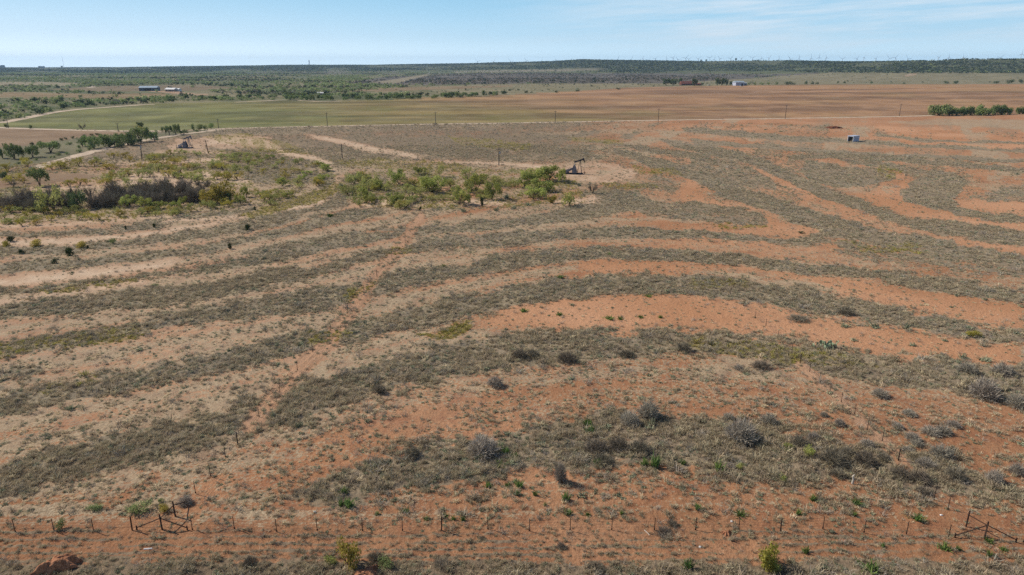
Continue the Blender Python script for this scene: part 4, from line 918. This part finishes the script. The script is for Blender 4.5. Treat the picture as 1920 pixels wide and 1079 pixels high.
# ---------------------------------------------------------------- fences
def zat(u, v):
    p = at(u, v); p.z = float(surf_z(np.array([p.x]), np.array([p.y]), np.array([[.4]]))[0]) if p.length < 230 else 0.0; return p
def fence(label, posts, ends=(), hgt=1.22):
    """posts at picture places of their feet; four wires strung from post to post; wires run on to the ends given"""
    P = [at(u, v) for u, v in posts]; root = empty('wire_fence', P[len(P) // 2], label=label, cat='fence', group='wire fences of the red field')
    o = P[len(P) // 2]; fr = random.Random(len(P))
    for k, p in enumerate(P):
        big = (k % 8 == 5); z0 = zat(*posts[k]).z
        m = MB(); h = hgt * (1.12 if big else 1) * fr.uniform(.95, 1.05); lx, ly = fr.uniform(-.05, .05), fr.uniform(-.05, .05)
        if big: m.tube((0, 0, -.1), (lx, ly, h), .055, .05, 8)
        else:   # steel T post: flange and web
            m.box((0, 0, h / 2), (.055, .016, h)).box((0, .026, h / 2), (.016, .035, h))
            m.box((0, .012, .1), (.12, .01, .14))
        m.build('post', M['rust'] if big else M['post'], root, (p.x - o.x, p.y - o.y, z0))
    for w in (.3, .56, .82, 1.06):
        m = MB(); Q = [Vector((p.x, p.y, zat(*posts[k]).z + w)) - o for k, p in enumerate(P)]
        m.path(Q, .007, 3); m.build('wire', M['wire'], root)
    return root
fence('wire fence on steel posts running across the bottom of the picture', [(-60,1003),(-20,1001),(29,999),(102,998),(176,997),(248,995),(304,994),(361,995),(440,995),(519,998),(595,996),(680,996),(755,997),(828,996),(915,994),(993,996),(1069,996),(1147,995),(1227,995),(1304,994),(1385,994),(1463,997),(1542,996),(1620,999),(1699,1004),(1778,1009),(1846,1011)])
fence('wire fence running up the field beside the left vehicle track', [(304,991),(329,968),(367,927),(395,895),(423,858),(446,835),(486,783),(525,737),(558,697),(586,661),(620,620),(652,590),(682,548),(707,520),(735,487),(760,455),(786,428)])
fence('wire fence running up the field from the right fence corner', [(1846,1008),(1811,988),(1777,956),(1751,938),(1717,896),(1684,864),(1654,828),(1626,806),(1602,778),(1577,756),(1556,736),(1536,717),(1518,698),(1500,681),(1484,664),(1458,636),(1436,612),(1416,598),(1394,576),(1370,552),(1340,518)], hgt=1.18)
fence('wire fence leading away to the right of the right corner brace', [(1846,1012),(1918,1020),(1990,1030)])
def corner(label, cu, cv, arms, far):
    """pipe corner: one tall post, slanting braces to short posts, a second tall post joined by a top rail"""
    c = at(cu, cv); root = empty('corner_brace', c, label=label, cat='fence corner', group='pipe corner braces'); m = MB()
    z0 = zat(cu, cv).z
    MB().tube((0, 0, z0 - .1), (0, 0, z0 + 1.45), .06, .06, 10).tube((0, 0, z0 + 1.45), (0, 0, z0 + 1.47), .066, .06, 10).build('corner_post', M['rust'], root)
    for (u, v) in arms:
        p = at(u, v) - c; zz = zat(u, v).z
        MB().tube((p.x, p.y, zz - .1), (p.x, p.y, zz + .42), .055, .055, 8).build('short_post', M['rust'], root)
        MB().tube((0, 0, z0 + 1.12), (p.x, p.y, zz + .22), .042, .042, 8).build('brace_rail', M['rust'], root)
    f = at(*far[0]) - c; zz = zat(*far[0]).z
    MB().tube((f.x, f.y, zz - .1), (f.x, f.y, zz + 1.5), .06, .06, 10).build('line_post', M['rust'], root)
    MB().tube((0, 0, z0 + 1.1), (f.x, f.y, zz + 1.12), .042, .042, 8).build('top_rail', M['rust'], root)
    if len(far) > 1:
        g = at(*far[1]) - c; z2 = zat(*far[1]).z
        MB().tube((g.x, g.y, z2 - .1), (g.x, g.y, z2 + .45), .055, .055, 8).build('short_post', M['rust'], root)
        MB().tube((f.x, f.y, zz + 1.12), (g.x, g.y, z2 + .22), .042, .042, 8).build('brace_rail', M['rust'], root)
corner('rusty pipe corner brace of the fence at the lower left', 304, 993, [(257,994.5),(351.5,994.5)], [(328.7,968.5),(350,945)])
corner('rusty pipe corner brace of the fence at the lower right', 1846, 1008, [(1790,1009),(1904,1019)], [(1811,988.5)])

# ---------------------------------------------------------------- pumpjacks, poles, sheds
M['steel'] = simple('dark_oily_steel', (.045, .045, .055), .35, 1.2, .55); M['greysteel'] = simple('faded_grey_steel', (.16, .17, .21), .3, 1.5, .6); M['lightsteel'] = simple('pale_steel', (.42, .41, .42), .2, 1.5, .6)
M['white'] = simple('chalky_white_paint', (.74, .74, .74), .12, .7, .6); M['shedwall'] = simple('blue_shaded_white_metal', (.44, .48, .60), .1, .8, .5); M['darkin'] = simple('dark_inside', (.05, .045, .04), .3, 1, .9)  # shedwall: white metal with the blue of its shaded front mixed into the colour
M['redroof'] = simple('rusty_red_roof', (.20, .075, .055), .25, .5, .8); M['brick'] = simple('brown_brick_wall', (.17, .075, .055), .25, 2, .9); M['blueroof'] = simple('blue_grey_sheet_roof', (.42, .50, .56), .12, .4, .4, .2)
M['tanwall'] = simple('tan_wall', (.36, .30, .24), .15, .5, .8); M['glass'] = simple('dark_window_glass', (.03, .035, .04), .2, 1, .15); M['darkwall'] = simple('blue_grey_wall', (.12, .15, .19), .2, .5, .7)
M['grey'] = simple('grey_insulator', (.30, .33, .36), .2, 3, .5)
def pumpjack(p, rz, label, k=1.0, body='steel', light='lightsteel'):
    r = empty('pumpjack', p, rz, label=label, cat='oil pumpjack', group='pumpjacks of the oil field'); r.scale = (k, k, k)
    S, GS = M[body], M['greysteel']
    MB().box((2.9, -.55, .22), (6.6, .22, .36)).box((2.9, .55, .22), (6.6, .22, .36)).box((.2, 0, .22), (.2, 1.3, .3)).box((2.3, 0, .2), (.25, 1.3, .3)).box((5.2, 0, .22), (.3, 1.3, .3)).box((2.9, 0, .05), (7, 1.7, .12)).build('skid', S, r)
    MB().box((.75, 0, .95), (1.1, .9, 1.05)).tube((.2, 0, 1.0), (-.15, 0, 1.0), .42, .42, 14).box((.9, 0, 1.55), (.5, .5, .2)).tube((1.1, .25, 1.5), (1.1, .25, 2.1), .05, .05, 8).build('engine', S, r)
    MB().prism([(.1, .55), (.45, .45), (2.6, 1.75), (2.75, 2.3), (2.3, 2.35), (.05, 1.15)], -.78, -.58).build('belt_guard', M[light] if body != 'steel' else GS, r)
    MB().prism([(2.4, .4), (3.9, .4), (3.75, 1.5), (3.4, 1.95), (2.8, 1.95), (2.45, 1.5)], -.42, .42).tube((3.1, -.7, 1.6), (3.1, .7, 1.6), .22, .22, 12).build('gearbox', GS, r)
    for sgn in (-1, 1):
        y = .78 * sgn
        MB().prism([(2.35, .5), (2.75, .35), (3.9, .45), (4.1, 1.0), (3.75, 2.3), (3.35, 3.1), (2.95, 3.15), (2.6, 2.4), (2.3, 1.2)], y - .09, y + .09).build('counterweight', GS, r)
        MB().tube((3.15, y * 1.18, 2.75), (3.35, y * .8, 4.2), .06, .06, 8).build('pitman_arm', M['lightsteel'], r)
        MB().tube((5.75, y * .95, .35), (5.15, y * .22, 4.55), .11, .09, 8).build('leg', S, r)
        MB().tube((4.15, y * .8, .4), (5.05, y * .2, 4.35), .06, .06, 8).build('back_leg', M['rust'], r)
    MB().tube((3.35, -.75, 4.2), (3.35, .75, 4.2), .14, .14, 10).box((3.35, 0, 4.3), (.35, .5, .35)).build('equalizer', S, r)
    a, b = Vector((3.05, 0, 4.15)), Vector((6.05, 0, 5.15)); d = (b - a).normalized(); th = math.atan2(d.z, d.x); mid = (a + b) / 2
    MB().box(mid, ((b - a).length, .14, .42), 0, -th).box(mid + Vector((-.07, 0, .2)), ((b - a).length, .34, .06), 0, -th).box(mid - Vector((-.07, 0, .2)), ((b - a).length, .34, .06), 0, -th).box((5.12, 0, 4.6), (.4, .5, .3)).build('walking_beam', S, r)
    MB().prism([(5.9, 5.0), (6.0, 5.55), (6.3, 5.72), (6.52, 5.45), (6.66, 5.0), (6.72, 4.5), (6.7, 4.1), (6.5, 4.15), (6.3, 4.7), (6.05, 4.9)], -.2, .2).build('horse_head', S, r)
    m = MB()
    for y in (-.12, .12): m.tube((6.7, y, 4.2), (6.72, y, 2.9), .018, .018, 5)
    m.box((6.72, 0, 2.9), (.14, .36, .1)).tube((6.72, 0, 2.9), (6.72, 0, 1.1), .025, .025, 6).build('bridle', S, r)
    MB().tube((6.72, 0, -.05), (6.72, 0, .7), .12, .12, 10).tube((6.72, 0, .7), (6.72, 0, 1.15), .07, .07, 8).tube((6.3, 0, .5), (7.2, 0, .5), .07, .07, 8).tube((7.2, 0, .5), (7.2, 0, .05), .07, .07, 8).tube((6.72, 0, .28), (6.72, 0, .34), .2, .2, 12).build('wellhead', M['rust'], r)
    return r
pumpjack(at(1060, 326.5), R(-4), 'dark pumpjack on the bare sand pad in the middle distance', .98)
pumpjack(at(335.5, 278), R(-6), 'faded grey pumpjack beside the lease road far at the left', 1.0, 'greysteel')
p = at(1053, 328); r_ = empty('marker_post', p, label='short dark post standing left of the near pumpjack', cat='post')
MB().tube((0, 0, -.1), (0, 0, 1.75), .13, .13, 10).build('shaft', M['rust'], r_); MB().tube((0, 0, 1.75), (0, 0, 1.9), .17, .12, 10).build('cap', M['steel'], r_)
p = at(331.5, 279); r_ = empty('marker_post', p, label='thin post standing left of the far pumpjack', cat='post')
MB().tube((0, 0, -.1), (0, 0, 1.7), .1, .1, 8).build('shaft', M['rust'], r_); MB().tube((0, 0, 1.7), (0, 0, 1.8), .13, .1, 8).build('cap', M['steel'], r_)
def pole(u, v, top, label, group, lean=0, transformer=False):
    h = (v - top) / ppm(u, v) / .995; r = empty('power_pole', at(u, v), label=label, cat='power pole', group=group); k = ppm(u, v)
    MB().tube((0, 0, -.3), (lean, 0, h), .2, .13, 10).build('pole_shaft', M['pole'], r)
    MB().box((lean * .93, 0, h * .93), (2.0, .12, .14)).build('cross_arm', M['pole'], r)
    for x in (-.85, .85): MB().tube((lean * .93 + x, 0, h * .93 + .07), (lean * .93 + x, 0, h * .93 + .3), .05, .035, 6).build('insulator', M['grey'], r)
    MB().tube((lean, 0, h), (lean, 0, h + .22), .05, .035, 6).build('insulator', M['grey'], r)
    if transformer: MB().tube((.42, -.1, h * .66), (.42, -.1, h * .80), .28, .28, 12).tube((.42, -.1, h * .80), (.42, -.1, h * .83), .1, .06, 8).box((.2, -.05, h * .73), (.3, .1, .2)).build('transformer', M['grey'], r)
far_p = [(16,240.5,225),(222,247,232),(410,241.5,224),(614,237.5,212),(817,235,211),(1041,231.5,209),(1234,228.5,205),(1472,223.5,198),(1686,218.5,196)]
far_l = ['at the left picture edge', 'above the left creek trees', 'where the two dirt roads meet', 'left of the middle of the road', 'just left of the picture middle', 'just above the near pumpjack', 'right of the near pumpjack', 'left of the white shed', 'nearest the tree row at the right']
for (u, v, t), l in zip(far_p, far_l): pole(u, v, t, 'thin power pole by the far road, ' + l, 'poles along the far road')
pole(266, 300, 268, 'power pole with a grey transformer above the left sandy flat', 'poles of the lease line', .5, True)
pole(391, 288, 264, 'leaning dark power pole right of the far pumpjack', 'poles of the lease line', -.6)
pole(642, 298, 271, 'dark power pole above the bend of the sand road', 'poles of the lease line')
pole(935.5, 309, 279, 'power pole left of the near pumpjack by its sand road', 'poles of the lease line', 0, True)
# white shed on the red field
p = at(1599, 266.5); r = empty('metal_shed', p, R(33), label='small white metal shed open at its left end, alone on the red field', cat='shed')
MB().box((2.6, .04, 1.35), (5.2, .08, 2.7)).box((2.6, 2.96, 1.35), (5.2, .08, 2.7)).box((5.16, 1.5, 1.35), (.08, 2.84, 2.7)).build('wall', M['shedwall'], r)
MB().prism([(-.12, 2.71), (5.32, 2.71), (5.32, 2.83), (-.12, 2.83)], -.12, 3.12).box((-.06, 1.5, 2.60), (.11, 3.2, .22)).build('roof', M['shedwall'], r)
MB().box((.03, .09, 1.32), (.1, .16, 2.5)).box((.03, 2.9, 1.32), (.1, .16, 2.5)).build('door_frame', M['white'], r)
MB().box((1.3, 1.5, 1.2), (.06, 2.82, 2.4)).box((.85, .9, .5), (.7, .9, 1.0)).build('inner_shade_panel', M['darkin'], r)  # dark panel and block: shade of the open end put into their colour
def house(name, p, rz, L, W, Hh, Hr, wall, roof, label, cat, group=None, windows=3, door=None, chimney=False):
    r = empty(name, p, rz, label=label, cat=cat, group=group)
    MB().box((0, 0, Hh / 2), (L, W, Hh)).prism([(0, 0)] * 0 or [(-L / 2, Hh), (L / 2, Hh), (L / 2, Hh + .02), (-L / 2, Hh + .02)], -W / 2 + .01, W / 2 - .01).build('wall', M[wall], r)
    o = .6; m = MB(); V = [(-L/2-o, -W/2-o, Hh-.1), (L/2+o, -W/2-o, Hh-.1), (L/2+o, W/2+o, Hh-.1), (-L/2-o, W/2+o, Hh-.1), (-L/2-o, 0, Hh+Hr), (L/2+o, 0, Hh+Hr)]
    m.add(V, [(0,1,5,4), (2,3,4,5), (0,4,3), (1,2,5), (0,3,2,1)]); rf = m.build('roof', M[roof], r)
    if chimney: MB().box((L * .2, W * .12, Hh + Hr), (1.0, 1.0, 1.8)).build('chimney', M['brick'], rf)
    for i in range(windows):
        x = -L / 2 + L * (i + .5) / windows
        if door and abs(x - door[0]) < door[1] * .7: continue
        w_ = MB().box((x, -W / 2 - .02, Hh * .55), (1.3, .08, 1.2)).build('window', M['glass'], r)
        MB().box((x, -W / 2 - .05, Hh * .55 - .66), (1.6, .14, .1)).build('sill', M['white'], w_)
    if door: MB().box((door[0], -W / 2 - .02, door[2] / 2), (door[1], .08, door[2])).build('door', M['darkin'], r)
    return r
house('farmhouse', at(1289, 160.4), R(8), 27, 12, 3.2, 4.4, 'brick', 'redroof', 'low brick farmhouse with a rusty red roof among dark trees', 'house', None, 5, (2, 1.4, 2.2), True)
house('farm_shed', at(1308.5, 160.6), R(-4), 9, 7, 2.8, 1.6, 'brick', 'redroof', 'small dark red outbuilding right of the farmhouse', 'shed', None, 2)
house('metal_barn', at(1384, 160.8), R(12), 17, 13, 6.0, 2.2, 'shedwall', 'blueroof', 'white metal barn with a dark open door on the far field edge', 'barn', None, 2, (4.5, 3.6, 4.2))
house('storage_shed', at(1395, 160.4), R(12), 7, 8, 4.0, 1.0, 'darkwall', 'blueroof', 'lower grey lean shed at the right of the white barn', 'shed', None, 1)
house('open_barn', at(281, 170.6), R(9), 24, 16, 4.6, 2.2, 'darkwall', 'blueroof', 'long blue grey metal barn in the far left valley', 'barn', None, 4, (0, 9, 3.6))
house('ranch_house', at(322, 171.8), R(-10), 14, 9, 3.0, 2.0, 'tanwall', 'white', 'pale roofed ranch house right of the far left barn', 'house', None, 3, (1, 1.2, 2.2))
house('garage', at(334, 171.6), R(-10), 7, 7, 3.0, 1.4, 'white', 'white', 'small white garage right of the far left ranch house', 'garage', None, 1)
house('cabin', at(601, 178.4), R(14), 7, 4, 2.4, .9, 'tanwall', 'white', 'white roofed cabin half hidden in the green wooded strip', 'cabin', None, 2)
for (u, v, lab) in ((1329.5, 161, 'pale parked pickup by the red outbuilding of the farm'), (1390, 162.6, 'pale parked car in front of the white barn')):
    r = empty('parked_car', at(u, v), R(15), label=lab, cat='car', group='cars at the farm')
    MB().prism([(-2.3, .45), (2.3, .45), (2.3, 1.0), (1.2, 1.1), (-2.3, 1.1)], -.9, .9).build('body', M['white'], r)
    MB().prism([(-.5, 1.1), (1.2, 1.1), (.7, 1.75), (-.4, 1.75)], -.8, .8).build('cab', M['glass'], r)
    for x in (-1.5, 1.5):
        for y in (-.85, .85): MB().tube((x, y - .1, .36), (x, y + .1, .36), .36, .36, 12).build('wheel', M['darkin'], r)
# ---------------------------------------------------------------- wind turbines and masts on the horizon
M['turb'] = simple('turbine_white', (.62, .64, .66), .05, .1, .5)
hub_ = MB().box((0, -.5, 0), (4, 11, 4)).tube((0, -6, 0), (0, -8.5, 0), 2, .6, 10).mesh('nacelle', M['turb'])
twr = MB().tube((0, 0, -60), (0, 0, 88), 3.4, 1.8, 12).mesh('tower', M['turb'])
bl = MB(); bl.add([(-1.6, -7.4, 1), (1.6, -7.2, 1), (2.6, -7.2, 12), (-.9, -7.5, 12), (.4, -7.4, 52), (-.1, -7.4, 52), (-1.2, -6.7, 1), (1.4, -6.7, 1), (1.6, -6.9, 12), (-.6, -6.9, 12), (.35, -7.2, 52), (-.08, -7.2, 52)],
   [(0,1,2,3), (3,2,4,5), (6,9,8,7), (9,11,10,8), (0,3,9,6), (3,5,11,9), (1,7,8,2), (2,8,10,4), (5,4,10,11), (0,6,7,1)]); blm = bl.mesh('blade', M['turb'])
tr_ = random.Random(12)
def turbine(u, top, r0):
    a = math.atan((u - 960) / F * CP); x, y = r0 * math.sin(a), r0 * math.cos(a)
    e = empty('wind_turbine', (x, y, 0), tr_.uniform(-.7, .7), label='faint white wind turbine standing on the far right horizon', cat='wind turbine', group='wind turbines on the horizon')
    h = H + (121.5 - top) / F * r0 * 1.0 - 40; e.location.z = h - 88
    link('tower', twr, e); link('nacelle', hub_, e, (0, 0, 88)); ph = tr_.uniform(0, 2)
    for k in range(3):
        b = link('blade', blm, e, (0, 0, 88)); b.rotation_euler = (0, ph + k * 2 * PI / 3, 0)
for u, t in ((895,110),(926,110),(957,110),(987,109),(1015,110),(1042,108),(1068,109),(1092,109),(1119,108),(1139,109),(1158,106.5),(1183,107),(1205,106),(1215,108.5),(1228,106),(1249,107),(1261,105),(1270,107.5),(1285,104.5),(1290,107),(1308,105.5),(1330,104.5),(1338,107),(1349,106),(1369,105),(1389,106),(1410,104.5),(1426,106),(1440,105),(1459,106),(1480,106),(1497,106),(1519,105),(1534,105),(1547,105),(1578,107),(1605,106),(1618,105),(1640,106),(1665,107),(1677,105.5),(1700,107),(1757,105),(1776,105),(1803,105.5),(1806,107),(1850,107),(1873,106),(1911,101)):
    turbine(u, t, tr_.uniform(8200, 10500))
def horiz(u, r0):
    a = math.atan((u - 960) / F * CP); x, y = r0 * math.sin(a), r0 * math.cos(a); return Vector((x, y, float(terrain(np.array([x]), np.array([y]))[0])))
p = horiz(580, 6100); r = empty('water_tower', p, label='slim pale standpipe tower alone on the left of centre horizon', cat='tower')
MB().tube((0, 0, -2), (0, 0, 38), 3.4, 3.4, 20).build('tank', M['shedwall'], r); MB().tube((0, 0, 38), (0, 0, 41), 3.5, .5, 20).build('dome', M['white'], r)
p = horiz(119, 7000); r = empty('radio_mast', p, label='thin radio mast on the left horizon', cat='mast'); MB().tube((0, 0, 0), (0, 0, 88), 1.0, .6, 6).build('mast_shaft', M['grey'], r); MB().tube((0, 0, 88), (0, 0, 96), .25, .1, 5).build('antenna', M['grey'], r)
p = horiz(734, 6000); r = empty('radio_mast', p, label='small lattice mast on the horizon left of the picture middle', cat='mast'); MB().tube((0, 0, 0), (0, 0, 20), .8, .4, 6).build('mast_shaft', M['grey'], r); MB().tube((0, 0, 20), (0, 0, 24), .2, .1, 5).build('antenna', M['grey'], r)
p = horiz(3.5, 7200); r = empty('grain_elevator', p, label='square grey building block on the horizon at the left edge', cat='building')
MB().box((0, 0, 8), (34, 20, 26)).build('wall', M['darkwall'], r); MB().box((4, 0, 22.5), (16, 14, 3)).build('roof', M['darkwall'], r)
p = horiz(77, 7200); r = empty('warehouse', p, label='long low building on the horizon right of the square block', cat='building')
MB().box((0, 0, 6), (42, 20, 16)).build('wall', M['darkwall'], r); MB().box((0, 0, 14.3), (44, 22, .6)).build('roof', M['darkwall'], r)
for u, hpx, lab in ((1314, 5, 'dark lone tree on the right skyline, left one of a pair'), (1323.5, 5, 'dark lone tree on the right skyline, right one of a pair'), (1379, 6, 'dark lone tree on the skyline above the white barn'), (115, 4, 'dark tree on the left skyline by the thin mast')):
    p = horiz(u, 3900 if u > 500 else 6800); k = p.length / F; cat, parts = KINDS['dark_tree']
    e = empty('dark_tree', p, 0, label=lab, cat='tree'); e.scale = (k * 1.7, k * 1.7, k * (hpx - .5))
    for pn, ms in parts: link(pn, ms[0], e)
# ---------------------------------------------------------------- dirt heaps and small litter
def heap(name, u, v, L, W, h, label, cat, mat, rz=0, seed=1):
    n, m_ = 56, 44; V = []; 
    for i in range(n):
        for j in range(m_):
            a, b = i / (n - 1) * 2 - 1, j / (m_ - 1) * 2 - 1; d = min(1, math.hypot(a, b) * (1 + .35 * math.sin(3 * math.atan2(b, a) + seed) * .6 + .18 * math.sin(7 * math.atan2(b, a)))); V.append((a * L / 2, b * W / 2, h * (1 - d * d) ** 1.3))
    V = np.array(V); V[:, 2] *= .75 + .6 * fbm(V[:, 0] / .5 + seed * 9, V[:, 1] / .5, 81, 4); V[:, 2] += .34 * min(h, 1) * (fbm(V[:, 0] / .28, V[:, 1] / .28, 85, 3) - .5) - .08
    idx = np.arange(n * m_).reshape(n, m_); Fq = np.stack([idx[:-1, :-1], idx[1:, :-1], idx[1:, 1:], idx[:-1, 1:]], -1).reshape(-1, 4)
    o = link(name, np_mesh(name, V, Fq, [mat], True)); q = zat(u, v); q.z -= .03; o.location = q; o.rotation_euler = (0, 0, rz); return tag(o, label, cat)
heap('dirt_mound', 108, 1064, 3.4, 2.2, .95, 'eroded red dirt mound with a black shadow at the bottom left', 'dirt mound', M['dirt'], R(40), 1)
heap('dirt_mound', 690, 1078, 2.2, 1.8, .6, 'small red dirt mound below the yellow green bottom shrub', 'dirt mound', M['dirt'], R(20), 2)
heap('dirt_mound', 1362, 1002, .9, .7, .4, 'little orange dirt mound just below the bottom fence', 'dirt mound', M['dirt'], 0, 3)
heap('dirt_pile', 1564, 241, 10, 5, 1.3, 'dark red dirt pile by the far road above the white shed', 'dirt pile', M['reddirt'], R(-8), 4)
M['bleach'] = simple('bleached_wood', (.50, .46, .40), .25, 4, .9)
def litter(name, u, v, f, label, cat):
    q = zat(u, v); m = MB(); f(m); o = m.build(name, M['white' if 'pipe' in name else 'bleach'], None, q); tag(o, label, cat)
litter('plastic_pipe', 278, 1034, lambda m: m.tube((-.3, 0, .12), (.32, .05, .14), .06, .06, 10), 'short white pipe lying below the left fence corner', 'pipe')
litter('stick', 1212, 1000, lambda m: m.path([(-.12, .3, .08), (.02, 0, .1), (.2, -.35, .08)], [.03, .035, .02], 6), 'bleached stick lying just below the bottom fence', 'stick')
litter('bleached_stump', 1598, 908, lambda m: m.path([(0, 0, 0), (.03, 0, .45), (-.05, .02, .75), (.06, 0, 1.0)], [.11, .09, .07, .03], 8), 'bleached white stump right of the foreground scrub', 'stump')
rk = random.Random(3)
def rock(u, v, label, s):
    V = []; 
    for i in range(5):
        for j in range(8):
            t, a = i / 4 * PI, j / 8 * 2 * PI; k = s * rk.uniform(.75, 1.15); V.append((k * math.sin(t) * math.cos(a), k * math.sin(t) * math.sin(a) * .8, k * math.cos(t) * .6))
    Fs = [(i * 8 + j, i * 8 + (j + 1) % 8, (i + 1) * 8 + (j + 1) % 8, (i + 1) * 8 + j) for i in range(4) for j in range(8)]
    q = zat(u, v); q.z += s * .3; m = MB(); m.add(V, Fs); tag(m.build('pale_rock', M['white'], None, q), label, 'rock', 'pale rocks of the foreground')
for u, v, l in ((1313, 1025, 'pale rock on the soil below the bottom fence, right of the middle'), (1372, 979, 'small white rock above the bottom fence near its right third'), (1765, 966, 'white rock just left of the tall post of the right corner brace'), (590, 962, 'white speck of rock above the bottom fence left of the middle')): rock(u, v, l, .13)
# prickly pear
g_p = random.Random(8); pads = MB(); q0 = zat(1550, 651)
r = empty('prickly_pear', q0, label='spreading grey green prickly pear cactus on the orange strip', cat='cactus')
M['pad'] = simple('cactus_pad', (.27, .32, .21), .2, 3, .6, 0, (.19, .235, .14))
for i in range(38):
    x, y = g_p.gauss(0, .75), g_p.gauss(0, .45); z = g_p.choice([.2, .2, .45, .6]); rz, tl = g_p.uniform(0, 6.28), g_p.uniform(-.5, .5); pm = MB(); V = []
    for t, k in ((-.07, .6), (0, 1), (.07, .6)):
        for j in range(12):
            a = j / 12 * 2 * PI; V.append(Vector((.2 * k * math.cos(a), t * .7, .25 * k * math.sin(a) - (.03 if math.sin(a) < 0 else 0))))
    V = [Vector((v.x * math.cos(rz) - v.y * math.sin(rz) + x, v.x * math.sin(rz) + v.y * math.cos(rz) + tl * v.z + y, v.z + z)) for v in V]
    pm.add(V, [(j, (j + 1) % 12, 12 + (j + 1) % 12, 12 + j) for j in range(12)] + [(12 + j, 12 + (j + 1) % 12, 24 + (j + 1) % 12, 24 + j) for j in range(12)] + [tuple(range(11, -1, -1)), tuple(range(24, 36))])
    pm.build('pad', M['pad'], r)

# ---------------------------------------------------------------- the air
hm = bpy.data.materials.new('haze'); hm.use_nodes = True; ht = hm.node_tree; ht.nodes.clear()
ho = ht.nodes.new('ShaderNodeOutputMaterial'); pv = ht.nodes.new('ShaderNodeVolumePrincipled'); ht.links.new(pv.outputs[0], ho.inputs['Volume'])
pv.inputs['Color'].default_value = (.46, .70, 1.0, 1); pv.inputs['Density'].default_value = 5.6e-5; pv.inputs['Anisotropy'].default_value = 0.15
hz = MB().box((0, 0, 89.5), (29400, 29400, 195)).build('haze', hm); tag(hz, 'thin blue haze filling the air over the plain', None, None, 'stuff')
